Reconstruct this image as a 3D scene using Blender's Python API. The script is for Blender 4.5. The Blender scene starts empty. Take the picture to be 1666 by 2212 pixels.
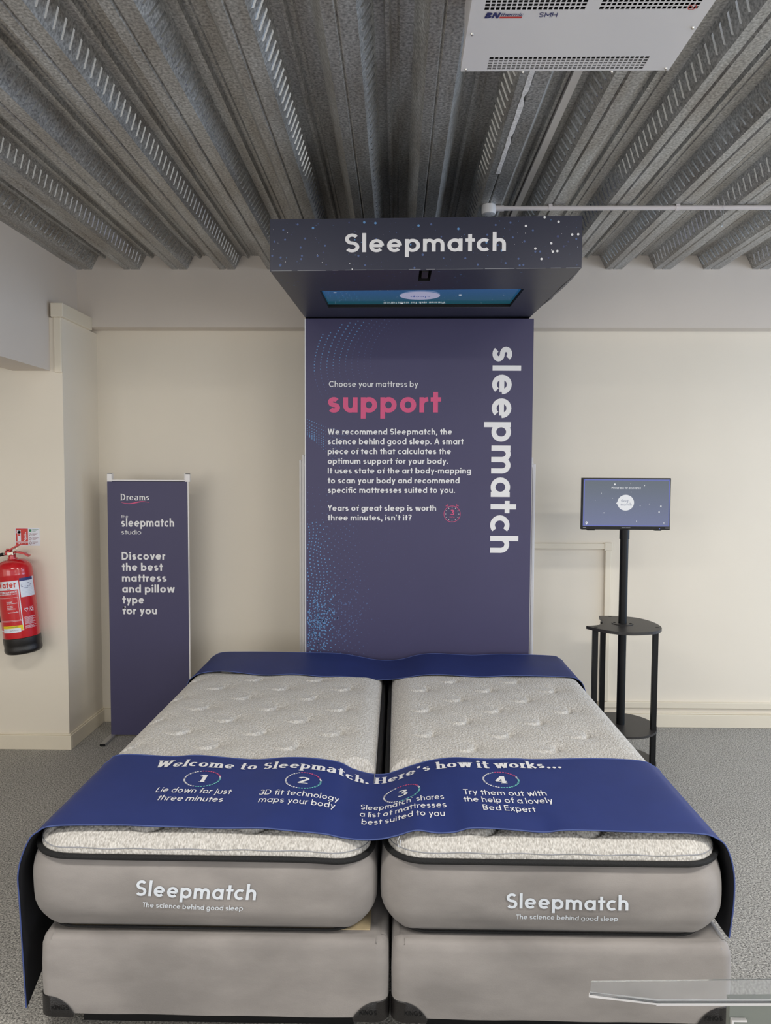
import bpy, math, random
from math import sin, cos, pi, radians, sqrt, exp, atan2, hypot
from mathutils import Vector, Matrix

random.seed(7)
scene = bpy.context.scene
COL = scene.collection

# ------------------------------------------------------------------ camera
F_PX, W_PX, H_PX, CAM_H = 1540.0, 1666.0, 2212.0, 1.62
PITCH, YAW, ROLL = radians(3.05), radians(0.93), radians(0.25)
_f = Vector((-sin(YAW) * cos(PITCH), cos(YAW) * cos(PITCH), -sin(PITCH)))
_r = Vector((cos(YAW), sin(YAW), 0))
_u = _r.cross(_f)
_R = _r * cos(ROLL) + _u * sin(ROLL)
_U = -_r * sin(ROLL) + _u * cos(ROLL)
cam_data = bpy.data.cameras.new('camera')
cam = bpy.data.objects.new('camera', cam_data)
COL.objects.link(cam)
cam.matrix_world = Matrix(((_R.x, _U.x, -_f.x, 0), (_R.y, _U.y, -_f.y, 0), (_R.z, _U.z, -_f.z, CAM_H), (0, 0, 0, 1)))
cam_data.sensor_fit = 'VERTICAL'
cam_data.sensor_height = 24.0
cam_data.lens = 24.0 * F_PX / H_PX
cam_data.clip_start = 0.05
scene.camera = cam

# ------------------------------------------------------------------ light and exposure
scene.view_settings.view_transform = 'Standard'
scene.view_settings.look = 'None'
scene.view_settings.gamma = 1.0
scene.view_settings.use_curve_mapping = False
scene.view_settings.exposure = -0.28
try:
    scene.cycles.use_denoising = True
    scene.cycles.max_bounces = 10
    scene.cycles.diffuse_bounces = 6
    scene.cycles.sample_clamp_indirect = 6.0
except Exception:
    pass

world = bpy.data.worlds.new('daylight')
scene.world = world
world.use_nodes = True
world.node_tree.nodes['Background'].inputs[0].default_value = (0.62, 0.72, 0.9, 1)
world.node_tree.nodes['Background'].inputs[1].default_value = 1.0


def window_light(name, loc, rot, sx, sy, power, color):
    l = bpy.data.lights.new(name, 'AREA')
    l.shape = 'RECTANGLE'
    l.size, l.size_y = sx, sy
    l.energy = power
    l.color = color
    o = bpy.data.objects.new(name, l)
    o.location = loc
    o.rotation_euler = rot
    COL.objects.link(o)
    return o


# daylight through the rear glazing (three openings) and the right-hand glazing (two openings)
for cx, pw, colr in ((-3.2, 88, (1.0, 0.96, 0.90)), (0.3, 8, (1.0, 0.95, 0.90)), (3.9, 66, (1.0, 0.94, 0.87))):
    window_light('daylight_rear', (cx, -3.62, 1.45), (radians(90), 0, 0), 3.0, 2.2, pw, colr)
for cy, pw, colr in ((-1.9, 85, (0.86, 0.92, 1.0)), (3.05, 105, (0.46, 0.67, 1.0))):
    window_light('daylight_right', (5.92, cy, 1.45), (radians(90), 0, radians(90)), 2.6, 2.2, pw, colr)
window_light('daylight_left', (-4.85, -0.6, 1.4), (radians(90), 0, radians(-90)), 3.0, 2.0, 22, (1.0, 0.9, 0.76))
# ceiling lamps behind and to the right of the camera
for x, y, pw in ((-1.1, 0.8, 46), (1.6, 0.9, 60), (3.9, -0.3, 50), (3.9, 2.2, 46)):
    window_light('ceiling_lamp', (x, y, 2.78), (0, 0, 0), 1.2, 0.3, pw, (1.0, 0.96, 0.89))


# ------------------------------------------------------------------ materials
def srgb(r, g, b):
    def c(v):
        v /= 255.0
        return v / 12.92 if v <= 0.04045 else ((v + 0.055) / 1.055) ** 2.4
    return (c(r), c(g), c(b), 1.0)


def mat(name, color, rough=0.6, metal=0.0, vary=0.0, vscale=8.0, bump=0.0, bscale=200.0, sheen=0.0,
        coat=0.0, emit=None, estr=0.0, spec=0.5, stretch=None, color2=None, detail=3.0):
    m = bpy.data.materials.new(name)
    m.use_nodes = True
    nt = m.node_tree
    b = nt.nodes['Principled BSDF']
    b.inputs['Base Color'].default_value = color
    b.inputs['Roughness'].default_value = rough
    b.inputs['Metallic'].default_value = metal
    b.inputs['Specular IOR Level'].default_value = spec
    if sheen:
        b.inputs['Sheen Weight'].default_value = sheen
    if coat:
        b.inputs['Coat Weight'].default_value = coat
    if emit:
        b.inputs['Emission Color'].default_value = emit
        b.inputs['Emission Strength'].default_value = estr
    tc = nt.nodes.new('ShaderNodeTexCoord')
    src = tc.outputs['Object']
    if stretch:
        mp = nt.nodes.new('ShaderNodeMapping')
        mp.inputs['Scale'].default_value = stretch
        nt.links.new(src, mp.inputs[0])
        src = mp.outputs[0]
    if vary:
        n = nt.nodes.new('ShaderNodeTexNoise')
        n.inputs['Scale'].default_value = vscale
        n.inputs['Detail'].default_value = detail
        nt.links.new(src, n.inputs['Vector'])
        r = nt.nodes.new('ShaderNodeValToRGB')
        r.color_ramp.elements[0].position = 0.36
        r.color_ramp.elements[1].position = 0.64
        c2 = color2 if color2 else tuple(min(1, c * (1 + vary)) for c in color[:3]) + (1,)
        r.color_ramp.elements[0].color = tuple(c * (1 - vary) for c in color[:3]) + (1,)
        r.color_ramp.elements[1].color = c2
        nt.links.new(n.outputs['Fac'], r.inputs[0])
        nt.links.new(r.outputs[0], b.inputs['Base Color'])
    if bump:
        n2 = nt.nodes.new('ShaderNodeTexNoise')
        n2.inputs['Scale'].default_value = bscale
        n2.inputs['Detail'].default_value = 4.0
        nt.links.new(src, n2.inputs['Vector'])
        bp = nt.nodes.new('ShaderNodeBump')
        bp.inputs['Strength'].default_value = bump
        bp.inputs['Distance'].default_value = 0.004
        nt.links.new(n2.outputs['Fac'], bp.inputs['Height'])
        nt.links.new(bp.outputs[0], b.inputs['Normal'])
    return m


M = {}
M['wall'] = mat('wall_paint', srgb(232, 224, 209), 0.75, vary=0.015, vscale=1.5, bump=0.05, bscale=60)
M['wall_high'] = mat('white_wall_paint', srgb(218, 209, 199), 0.75, vary=0.015, vscale=1.5, bump=0.05, bscale=60)
M['trim'] = mat('gloss_cream_paint', srgb(230, 221, 202), 0.35, vary=0.01, vscale=5)
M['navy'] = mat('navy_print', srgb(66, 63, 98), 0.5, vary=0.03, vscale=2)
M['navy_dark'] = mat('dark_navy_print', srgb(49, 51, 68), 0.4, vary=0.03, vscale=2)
M['cloth'] = mat('navy_runner_cloth', srgb(42, 56, 115), 0.55, vary=0.04, vscale=9, bump=0.1, bscale=900, spec=0.25)
M['cloth_back'] = mat('black_runner_backing', srgb(16, 17, 24), 0.9)
M['hem'] = mat('blue_hem_stitching', srgb(66, 82, 138), 0.7)
M['suede'] = mat('taupe_grey_suede', srgb(146, 141, 138), 0.85, vary=0.16, vscale=5, bump=0.12, bscale=350, sheen=0.15, stretch=(0.7, 1, 1.6), detail=10)
M['beige_felt'] = mat('beige_felt', srgb(196, 178, 142), 0.95, vary=0.04, vscale=80)
M['piping'] = mat('black_piping', srgb(17, 18, 20), 0.7, bump=0.6, bscale=500)
M['black'] = mat('black_powder_coat', srgb(15, 16, 18), 0.45, spec=0.3)
M['black_plastic'] = mat('black_plastic', srgb(30, 28, 28), 0.3, bump=0.3, bscale=350)
M['void'] = mat('dark_recess', srgb(10, 10, 12), 0.8)  # near-black for the shaded insides of openings; also the plinth's own black
M['tray'] = mat('grey_black_tray', srgb(46, 44, 44), 0.42)
M['white'] = mat('white_ink', srgb(236, 236, 238), 0.5)
M['white_thread'] = mat('pale_blue_white_thread', srgb(222, 229, 238), 0.7)
M['pink'] = mat('pink_ink', srgb(214, 84, 130), 0.5)
M['teal_ink'] = mat('teal_ink', srgb(120, 205, 200), 0.5)
M['dot2'] = mat('bright_blue_dot_ink', srgb(100, 148, 200), 0.5)
M['dot1'] = mat('blue_dot_ink', srgb(84, 104, 150), 0.5)
M['dot0'] = mat('faint_blue_dot_ink', srgb(70, 78, 118), 0.5)
M['alu'] = mat('satin_aluminium', srgb(200, 200, 198), 0.35, metal=0.6)
M['white_plastic'] = mat('white_plastic', srgb(232, 230, 230), 0.35)
M['heater_white'] = mat('white_enamel', srgb(228, 227, 230), 0.25)
M['red'] = mat('red_enamel', srgb(200, 24, 34), 0.22, coat=0.6)
M['red_ink'] = mat('red_ink', srgb(206, 62, 56), 0.5)
M['dark_red_ink'] = mat('dark_red_ink', srgb(120, 20, 28), 0.5)
M['blue_ink'] = mat('dark_blue_ink', srgb(46, 50, 110), 0.5)
M['grey_ink'] = mat('grey_ink', srgb(150, 152, 158), 0.5)
M['green_ink'] = mat('green_ink', srgb(40, 130, 90), 0.5)
M['yellow_ink'] = mat('yellow_label', srgb(235, 205, 30), 0.5)
M['label'] = mat('white_label', srgb(226, 230, 240), 0.4)
M['chrome'] = mat('chrome', srgb(200, 198, 192), 0.25, metal=1.0)
M['conduit'] = mat('white_conduit', srgb(214, 208, 208), 0.45)
M['tape'] = mat('peeled_white_tape', srgb(228, 228, 230), 0.7, vary=0.15, vscale=120)
M['board'] = mat('grey_green_board', srgb(136, 141, 134), 0.5)
M['linen'] = mat('white_linen', srgb(225, 225, 225), 0.8)


def knit():
    m = bpy.data.materials.new('heather_grey_knit')
    m.use_nodes = True
    nt = m.node_tree
    b = nt.nodes['Principled BSDF']
    b.inputs['Roughness'].default_value = 0.9
    b.inputs['Sheen Weight'].default_value = 0.2
    tc = nt.nodes.new('ShaderNodeTexCoord')
    n = nt.nodes.new('ShaderNodeTexNoise')
    n.inputs['Scale'].default_value = 260
    n.inputs['Detail'].default_value = 2
    mp = nt.nodes.new('ShaderNodeMapping')
    mp.inputs['Scale'].default_value = (1, 0.45, 0.45)
    nt.links.new(tc.outputs['Object'], mp.inputs[0])
    nt.links.new(mp.outputs[0], n.inputs['Vector'])
    r = nt.nodes.new('ShaderNodeValToRGB')
    r.color_ramp.elements[0].position = 0.32
    r.color_ramp.elements[1].position = 0.66
    r.color_ramp.elements[0].color = srgb(170, 166, 160)
    r.color_ramp.elements[1].color = srgb(220, 217, 212)
    nt.links.new(n.outputs['Fac'], r.inputs[0])
    nt.links.new(r.outputs[0], b.inputs['Base Color'])
    v = nt.nodes.new('ShaderNodeTexVoronoi')
    v.inputs['Scale'].default_value = 120
    mp2 = nt.nodes.new('ShaderNodeMapping')
    mp2.inputs['Scale'].default_value = (1, 0.7, 0.7)
    mp2.inputs['Rotation'].default_value = (0, 0, 0.6)
    nt.links.new(tc.outputs['Object'], mp2.inputs[0])
    nt.links.new(mp2.outputs[0], v.inputs['Vector'])
    bp = nt.nodes.new('ShaderNodeBump')
    bp.inputs['Strength'].default_value = 0.9
    bp.inputs['Distance'].default_value = 0.004
    bp.invert = True
    nt.links.new(v.outputs['Distance'], bp.inputs['Height'])
    nt.links.new(bp.outputs[0], b.inputs['Normal'])
    return m


M['knit'] = knit()


def carpet():
    m = bpy.data.materials.new('speckled_grey_carpet')
    m.use_nodes = True
    nt = m.node_tree
    b = nt.nodes['Principled BSDF']
    b.inputs['Roughness'].default_value = 0.95
    b.inputs['Specular IOR Level'].default_value = 0.1
    tc = nt.nodes.new('ShaderNodeTexCoord')
    n = nt.nodes.new('ShaderNodeTexNoise')
    n.inputs['Scale'].default_value = 150
    n.inputs['Detail'].default_value = 3
    n.inputs['Roughness'].default_value = 0.75
    nt.links.new(tc.outputs['Object'], n.inputs['Vector'])
    r = nt.nodes.new('ShaderNodeValToRGB')
    e = r.color_ramp.elements
    e[0].position = 0.36
    e[1].position = 0.66
    e[0].color = srgb(96, 95, 93)
    e[1].color = srgb(228, 225, 218)
    nt.links.new(n.outputs['Fac'], r.inputs[0])
    n3 = nt.nodes.new('ShaderNodeTexNoise')
    n3.inputs['Scale'].default_value = 2.5
    nt.links.new(tc.outputs['Object'], n3.inputs['Vector'])
    mx = nt.nodes.new('ShaderNodeMix')
    mx.data_type = 'RGBA'
    mx.blend_type = 'MULTIPLY'
    mx.inputs[0].default_value = 0.15
    nt.links.new(r.outputs[0], mx.inputs[6])
    nt.links.new(n3.outputs['Fac'], mx.inputs[7])
    nt.links.new(mx.outputs[2], b.inputs['Base Color'])
    bp = nt.nodes.new('ShaderNodeBump')
    bp.inputs['Strength'].default_value = 0.8
    bp.inputs['Distance'].default_value = 0.006
    nt.links.new(n.outputs['Fac'], bp.inputs['Height'])
    nt.links.new(bp.outputs[0], b.inputs['Normal'])
    return m


M['carpet'] = carpet()


def galvanised():
    m = bpy.data.materials.new('galvanised_steel')
    m.use_nodes = True
    nt = m.node_tree
    b = nt.nodes['Principled BSDF']
    b.inputs['Metallic'].default_value = 0.6
    b.inputs['Roughness'].default_value = 0.42
    tc = nt.nodes.new('ShaderNodeTexCoord')
    n = nt.nodes.new('ShaderNodeTexNoise')
    n.inputs['Scale'].default_value = 110
    n.inputs['Detail'].default_value = 4
    nt.links.new(tc.outputs['Object'], n.inputs['Vector'])
    n2 = nt.nodes.new('ShaderNodeTexNoise')
    n2.inputs['Scale'].default_value = 6
    n2.inputs['Detail'].default_value = 5
    mp = nt.nodes.new('ShaderNodeMapping')
    mp.inputs['Scale'].default_value = (3, 0.5, 3)
    nt.links.new(tc.outputs['Object'], mp.inputs[0])
    nt.links.new(mp.outputs[0], n2.inputs['Vector'])
    r = nt.nodes.new('ShaderNodeValToRGB')
    r.color_ramp.elements[0].position = 0.33
    r.color_ramp.elements[1].position = 0.68
    r.color_ramp.elements[0].color = srgb(150, 152, 152)
    r.color_ramp.elements[1].color = srgb(218, 220, 220)
    nt.links.new(n.outputs['Fac'], r.inputs[0])
    r2 = nt.nodes.new('ShaderNodeValToRGB')
    r2.color_ramp.elements[0].position = 0.3
    r2.color_ramp.elements[1].position = 0.7
    r2.color_ramp.elements[0].color = (0.62, 0.56, 0.5, 1)
    r2.color_ramp.elements[1].color = (1, 1, 1, 1)
    nt.links.new(n2.outputs['Fac'], r2.inputs[0])
    mx = nt.nodes.new('ShaderNodeMix')
    mx.data_type = 'RGBA'
    mx.blend_type = 'MULTIPLY'
    mx.inputs[0].default_value = 0.8
    nt.links.new(r.outputs[0], mx.inputs[6])
    nt.links.new(r2.outputs[0], mx.inputs[7])
    nt.links.new(mx.outputs[2], b.inputs['Base Color'])
    rr = nt.nodes.new('ShaderNodeMapRange')
    rr.inputs['To Min'].default_value = 0.34
    rr.inputs['To Max'].default_value = 0.62
    nt.links.new(n.outputs['Fac'], rr.inputs[0])
    nt.links.new(rr.outputs[0], b.inputs['Roughness'])
    bp = nt.nodes.new('ShaderNodeBump')
    bp.inputs['Strength'].default_value = 0.12
    bp.inputs['Distance'].default_value = 0.003
    nt.links.new(n.outputs['Fac'], bp.inputs['Height'])
    nt.links.new(bp.outputs[0], b.inputs['Normal'])
    return m


M['galv'] = galvanised()
M['slot'] = mat('slot_glint_steel', srgb(205, 208, 212), 0.24, metal=0.95)  # same deck steel, made brighter and shinier to carry the window glints


def screen_mat(name, low, high, axis, span, strength, rough=0.08):
    """lit display: emission gradient along one axis, in object space"""
    m = bpy.data.materials.new(name)
    m.use_nodes = True
    nt = m.node_tree
    b = nt.nodes['Principled BSDF']
    b.inputs['Base Color'].default_value = (0.01, 0.01, 0.015, 1)
    b.inputs['Roughness'].default_value = rough
    tc = nt.nodes.new('ShaderNodeTexCoord')
    sp = nt.nodes.new('ShaderNodeSeparateXYZ')
    nt.links.new(tc.outputs['Object'], sp.inputs[0])
    mr = nt.nodes.new('ShaderNodeMapRange')
    mr.inputs['From Min'].default_value = span[0]
    mr.inputs['From Max'].default_value = span[1]
    nt.links.new(sp.outputs[axis], mr.inputs[0])
    r = nt.nodes.new('ShaderNodeValToRGB')
    r.color_ramp.elements[0].color = low
    r.color_ramp.elements[1].color = high
    nt.links.new(mr.outputs[0], r.inputs[0])
    nt.links.new(r.outputs[0], b.inputs['Emission Color'])
    b.inputs['Emission Strength'].default_value = strength
    return m


def glow(name, color, s):
    return mat(name, (0.02, 0.02, 0.02, 1), 0.3, emit=color, estr=s)


M['tv'] = screen_mat('lit_teal_screen', srgb(40, 92, 150), srgb(30, 88, 100), 1, (3.31, 3.72), 0.7)
M['mon'] = screen_mat('lit_blue_screen_reflection', srgb(84, 100, 150), srgb(52, 76, 92), 2, (1.34, 1.60), 0.8)  # glow lightened to stand in for room reflections on the glass
M['lit_white'] = glow('lit_white_pixels', (0.95, 0.97, 1, 1), 0.85)
M['lit_blue'] = glow('lit_blue_pixels', srgb(90, 105, 215), 0.8)
M['lit_ink'] = glow('lit_grey_pixels', srgb(150, 160, 185), 0.7)
M['lit_disc'] = glow('lit_lilac_pixels', srgb(176, 176, 205), 0.8)
M['lit_darkblue'] = glow('lit_navy_pixels', srgb(70, 90, 160), 0.7)
M['lit_line'] = glow('lit_dim_lines', srgb(60, 120, 170), 0.7)


def clear():
    m = bpy.data.materials.new('clear_acrylic')
    m.use_nodes = True
    b = m.node_tree.nodes['Principled BSDF']
    b.inputs['Base Color'].default_value = (0.93, 0.95, 0.97, 1)
    b.inputs['Roughness'].default_value = 0.04
    b.inputs['Transmission Weight'].default_value = 0.94
    b.inputs['IOR'].default_value = 1.3
    return m


M['acrylic'] = clear()


# ------------------------------------------------------------------ mesh helpers
class MB:
    def __init__(s):
        s.v, s.f, s.m, s.mats = [], [], [], []

    def mi(s, m):
        if m not in s.mats:
            s.mats.append(m)
        return s.mats.index(m)

    def quad(s, pts, m):
        b = len(s.v)
        s.v += [tuple(p) for p in pts]
        s.f.append(tuple(range(b, b + len(pts))))
        s.m.append(s.mi(m))

    def add(s, vs, fs, m):
        b = len(s.v)
        s.v += [tuple(p) for p in vs]
        k = s.mi(m)
        for f in fs:
            s.f.append(tuple(i + b for i in f))
            s.m.append(k)

    def box(s, x0, x1, y0, y1, z0, z1, m, M4=None):
        vs = [Vector((x, y, z)) for z in (z0, z1) for y in (y0, y1) for x in (x0, x1)]
        if M4:
            vs = [M4 @ v for v in vs]
        s.add(vs, [(0, 2, 3, 1), (4, 5, 7, 6), (0, 1, 5, 4), (2, 6, 7, 3), (0, 4, 6, 2), (1, 3, 7, 5)], m)

    def tube(s, pts, r, m, n=10, closed=False, caps=True, rfun=None):
        pts = [Vector(p) for p in pts]
        N = len(pts)
        prev = None
        rings = []
        for i, p in enumerate(pts):
            if closed:
                t = pts[(i + 1) % N] - pts[i - 1]
            else:
                t = pts[min(i + 1, N - 1)] - pts[max(i - 1, 0)]
            t.normalize()
            if prev is None:
                a = Vector((0, 0, 1)) if abs(t.z) < 0.9 else Vector((1, 0, 0))
                nn = t.cross(a).normalized()
            else:
                nn = (prev - t * prev.dot(t)).normalized()
            prev = nn
            bb = t.cross(nn)
            rr = rfun(i / (N - 1)) if rfun else r
            rings.append([p + (nn * cos(2 * pi * k / n) + bb * sin(2 * pi * k / n)) * rr for k in range(n)])
        vs = [v for ring in rings for v in ring]
        fs = []
        for i in range(N if closed else N - 1):
            a, b = i * n, ((i + 1) % N) * n
            for k in range(n):
                fs.append((a + k, a + (k + 1) % n, b + (k + 1) % n, b + k))
        if caps and not closed:
            fs.append(tuple(range(n - 1, -1, -1)))
            fs.append(tuple((N - 1) * n + k for k in range(n)))
        s.add(vs, fs, m)

    def lathe(s, prof, m, n=32, M4=None):
        vs, fs = [], []
        for r, z in prof:
            for k in range(n):
                v = Vector((r * cos(2 * pi * k / n), r * sin(2 * pi * k / n), z))
                vs.append(M4 @ v if M4 else v)
        for i in range(len(prof) - 1):
            for k in range(n):
                fs.append((i * n + k, i * n + (k + 1) % n, (i + 1) * n + (k + 1) % n, (i + 1) * n + k))
        fs.append(tuple(range(n - 1, -1, -1)))
        fs.append(tuple((len(prof) - 1) * n + k for k in range(n)))
        s.add(vs, fs, m)

    def prism(s, poly, z0, z1, m, M4=None):
        n = len(poly)
        vs = [Vector((x, y, z0)) for x, y in poly] + [Vector((x, y, z1)) for x, y in poly]
        if M4:
            vs = [M4 @ v for v in vs]
        fs = [tuple(range(n - 1, -1, -1)), tuple(range(n, 2 * n))]
        for i in range(n):
            j = (i + 1) % n
            fs.append((i, j, n + j, n + i))
        s.add(vs, fs, m)

    def build(s, name, parent=None, smooth=False, bevel=0.0, kind=None, label=None):
        me = bpy.data.meshes.new(name)
        me.from_pydata(s.v, [], s.f)
        for m in s.mats:
            me.materials.append(m)
        me.polygons.foreach_set('material_index', s.m)
        if smooth:
            me.polygons.foreach_set('use_smooth', [True] * len(s.f))
            try:
                me.set_sharp_from_angle(angle=radians(smooth if smooth is not True else 40))
            except Exception:
                pass
        me.update()
        o = bpy.data.objects.new(name, me)
        COL.objects.link(o)
        if parent:
            o.parent = parent
            # vertices are given in world space; keep them there
            o.matrix_parent_inverse = parent.matrix_world.inverted()
        if bevel:
            bv = o.modifiers.new('bevel', 'BEVEL')
            bv.width = bevel
            bv.segments = 3
            bv.limit_method = 'ANGLE'
            bv.angle_limit = radians(40)
        if kind:
            o['kind'] = kind
        if label:
            o['label'] = label
        return o


def thing(name, label, cat, loc, group=None):
    o = bpy.data.objects.new(name, None)
    o.empty_display_size = 0.05
    o.location = loc
    COL.objects.link(o)
    o.matrix_world = Matrix.Translation(Vector(loc))
    o['label'] = label
    o['category'] = cat
    if group:
        o['group'] = group
    return o


def tag(o, label, cat, group=None):
    o['label'] = label
    o['category'] = cat
    if group:
        o['group'] = group
    return o


def disc(mb, c, r, u, v, m, n=12, ry=None):
    c, u, v = Vector(c), Vector(u), Vector(v)
    ry = ry if ry is not None else r
    mb.quad([c + u * (r * cos(2 * pi * k / n)) + v * (ry * sin(2 * pi * k / n)) for k in range(n)], m)


# ------------------------------------------------------------------ lettering: a drawn alphabet of strokes (cap height 1)
XH = 0.69


def arc(cx, cy, rx, ry, a0, a1, n=None):
    n = n or max(4, int(abs(a1 - a0) / 20))
    return [(cx + rx * cos(radians(a0 + (a1 - a0) * i / n)), cy + ry * sin(radians(a0 + (a1 - a0) * i / n))) for i in range(n + 1)]


def glyph(ch, w, serif=False):
    h = w / 2
    X = XH
    S, D, wd = [], [], 0.5
    O = 0.66
    r0 = O / 2 - h
    ry = X / 2 - h + 0.01
    cy = X / 2

    def bowl(x0=0.0, x1=O):
        return arc((x0 + x1) / 2, cy, (x1 - x0) / 2 - h, ry, 0, 360, 22)

    def dot(x, y, r):
        D.append([(x + r * cos(2 * pi * k / 12), y + r * sin(2 * pi * k / 12)) for k in range(12)])
    A = 1.03
    NW = 0.58
    ar = min(0.24, NW / 2 - h + 0.02)

    def arch(x0, x1, up=True):
        c, rx = (x0 + x1) / 2, (x1 - x0) / 2
        if up:
            return [(x0, X / 2)] + arc(c, X - h - ar + 0.01, rx, ar, 180, 0, 9) + [(x1, 0)]
        return [(x0, X)] + arc(c, h + ar - 0.01, rx, ar, 180, 360, 9) + [(x1, X / 2)]
    if ch == ' ':
        return S, D, (0.26 if serif else 0.25)
    if ch == 'a':
        if serif:
            S.append(arc(0.3, X - 0.2, 0.22, 0.2 - h * 0.35, 150, 0, 8) + [(0.52, 0.0)])
            S.append([(0.52, X * 0.58), (0.3, X * 0.55)] + arc(0.26, X * 0.28, 0.26 - h, X * 0.26, 90, 300, 10) + [(0.52, 0.16)])
            wd = 0.66
        else:
            S += [bowl(), [(O - h, 0), (O - h, X)]]
            wd = O
    elif ch == 'b':
        S += [bowl(), [(h, 0), (h, A)]]; wd = O
    elif ch == 'c':
        S.append(arc(O / 2, cy, r0, ry, 48, 312, 16)); wd = O * 0.86
    elif ch == 'd':
        S += [bowl(), [(O - h, 0), (O - h, A)]]; wd = O
    elif ch == 'e':
        S += [arc(O / 2, cy, r0, ry, 0, 318, 18), [(h, cy), (O - h, cy)]]; wd = O
    elif ch == 'f':
        S += [[(0.2, 0), (0.2, A - 0.17)] + arc(0.37, A - 0.19, 0.17, 0.19 - h, 180, 80, 6), [(0.0, X - h), (0.42, X - h)]]; wd = 0.4
    elif ch == 'g':
        S += [bowl(), [(O - h, X), (O - h, -0.06)] + arc(O / 2, -0.06, r0, 0.23 - h * 0.6, 0, -150, 10)]; wd = O
    elif ch == 'h':
        S += [[(h, 0), (h, A)], arch(h, NW - h)]; wd = NW
    elif ch == 'i':
        S.append([(h, 0), (h, X)]); dot(h, X + 0.21, h * 1.2); wd = w
    elif ch == 'j':
        S.append([(0.14, X), (0.14, -0.12)] + arc(0.0, -0.12, 0.14, 0.15, 0, -80, 5)); dot(0.14, X + 0.21, h * 1.2); wd = 0.14 + h
    elif ch == 'k':
        S += [[(h, 0), (h, A)], [(0.5, X), (h, 0.28)], [(0.22, 0.4), (0.54, 0)]]; wd = 0.54
    elif ch == 'l':
        S.append([(h, 0), (h, A)]); wd = w
    elif ch == 'm':
        x2, x3 = 0.47, 0.94 - h
        S += [[(h, 0), (h, X)], arch(h, x2), arch(x2, x3)]; wd = 0.94
    elif ch == 'n':
        S += [[(h, 0), (h, X)], arch(h, NW - h)]; wd = NW
    elif ch == 'o':
        S.append(bowl()); wd = O
    elif ch == 'p':
        S += [bowl(), [(h, X), (h, -0.28)]]; wd = O
    elif ch == 'q':
        S += [bowl(), [(O - h, X), (O - h, -0.28)]]; wd = O
    elif ch == 'r':
        S += [[(h, 0), (h, X)], [(h, X * 0.55)] + arc(0.36, X * 0.55, 0.36 - h, X * 0.45 - h + 0.01, 175, 92, 6)]; wd = 0.38
    elif ch in 'sS':
        T = X if ch == 's' else 1.0
        sw = 0.5 if ch == 's' else 0.64
        q = (T + 0.02 - w) / 4
        c = sw / 2
        S.append(arc(c, T + 0.01 - h - q, c - h - 0.01, q, 32, 270, 13)[:-1] + arc(c, -0.01 + h + q, c - h, q, 90, -148, 13)); wd = sw
    elif ch == 't':
        if serif:
            S += [[(0.2, h * 0.6), (0.2, 0.95)], arc(0.34, h * 0.8 + 0.02, 0.14, h * 0.8, 180, 310, 6), [(-0.02, X - 0.06), (0.46, X - 0.06)]]; wd = 0.46
        else:
            S += [[(0.2, 0), (0.2, 0.93)], [(0.0, X - h), (0.42, X - h)]]; wd = 0.42
    elif ch == 'u':
        S += [arch(h, NW - h, False), [(NW - h, 0), (NW - h, X)]]; wd = NW
    elif ch == 'v':
        S += [[(h * 1.1, X), (0.3, 0.0)], [(0.3, 0.0), (0.6 - h * 1.1, X)]]; wd = 0.6
    elif ch == 'w':
        S += [[(h, X), (0.25, 0)], [(0.25, 0), (0.45, X)], [(0.45, X), (0.65, 0)], [(0.65, 0), (0.9 - h, X)]]; wd = 0.9
    elif ch == 'x':
        S += [[(h, X), (0.54 - h, 0)], [(0.54 - h, X), (h, 0)]]; wd = 0.54
    elif ch == 'y':
        S += [[(h * 1.1, X), (0.31, 0.02)], [(0.6 - h * 1.1, X), (0.17, -0.28)]]; wd = 0.6
    elif ch == 'z':
        S += [[(0.02, X - h), (0.46, X - h)], [(0.44, X - h), (0.06, h)], [(0.02, h), (0.48, h)]]; wd = 0.5
    elif ch == 'A':
        S += [[(h, 0), (0.4, 1)], [(0.4, 1), (0.8 - h, 0)], [(0.17, 0.3), (0.63, 0.3)]]; wd = 0.8
    elif ch == 'B':
        S += [[(h, 0), (h, 1)], [(h, 1 - h), (0.3, 1 - h)] + arc(0.3, 0.76, 0.2, 0.24 - h, 90, -90, 8) + [(h, 0.52)],
              [(h, 0.52), (0.33, 0.52)] + arc(0.33, 0.27, 0.22, 0.25 - h, 90, -90, 8) + [(h, h)]]; wd = 0.6
    elif ch == 'C':
        S.append(arc(0.48, 0.5, 0.48 - h, 0.51 - h, 48, 312, 18)); wd = 0.84
    elif ch == 'D':
        S += [[(h, 0), (h, 1)], [(h, 1 - h), (0.34, 1 - h)] + arc(0.34, 0.5, 0.42 - h, 0.5 - h, 90, -90, 12) + [(h, h)]]; wd = 0.78
    elif ch == 'E':
        S += [[(h, 0), (h, 1)], [(h, 1 - h), (0.54, 1 - h)], [(h, 0.5), (0.5, 0.5)], [(h, h), (0.54, h)]]; wd = 0.55
    elif ch == 'F':
        S += [[(h, 0), (h, 1)], [(h, 1 - h), (0.54, 1 - h)], [(h, 0.48), (0.5, 0.48)]]; wd = 0.53
    elif ch == 'G':
        S += [arc(0.48, 0.5, 0.48 - h, 0.51 - h, 48, 360, 20), [(0.52, 0.46), (0.96 - h, 0.46)]]; wd = 0.94
    elif ch == 'H':
        S += [[(h, 0), (h, 1)], [(0.72 - h, 0), (0.72 - h, 1)], [(h, 0.5), (0.72 - h, 0.5)]]; wd = 0.72
    elif ch == 'I':
        S.append([(h, 0), (h, 1)]); wd = w
    elif ch == 'K':
        S += [[(h, 0), (h, 1)], [(0.62, 1), (h, 0.4)], [(0.26, 0.56), (0.66, 0)]]; wd = 0.66
    elif ch == 'L':
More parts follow.
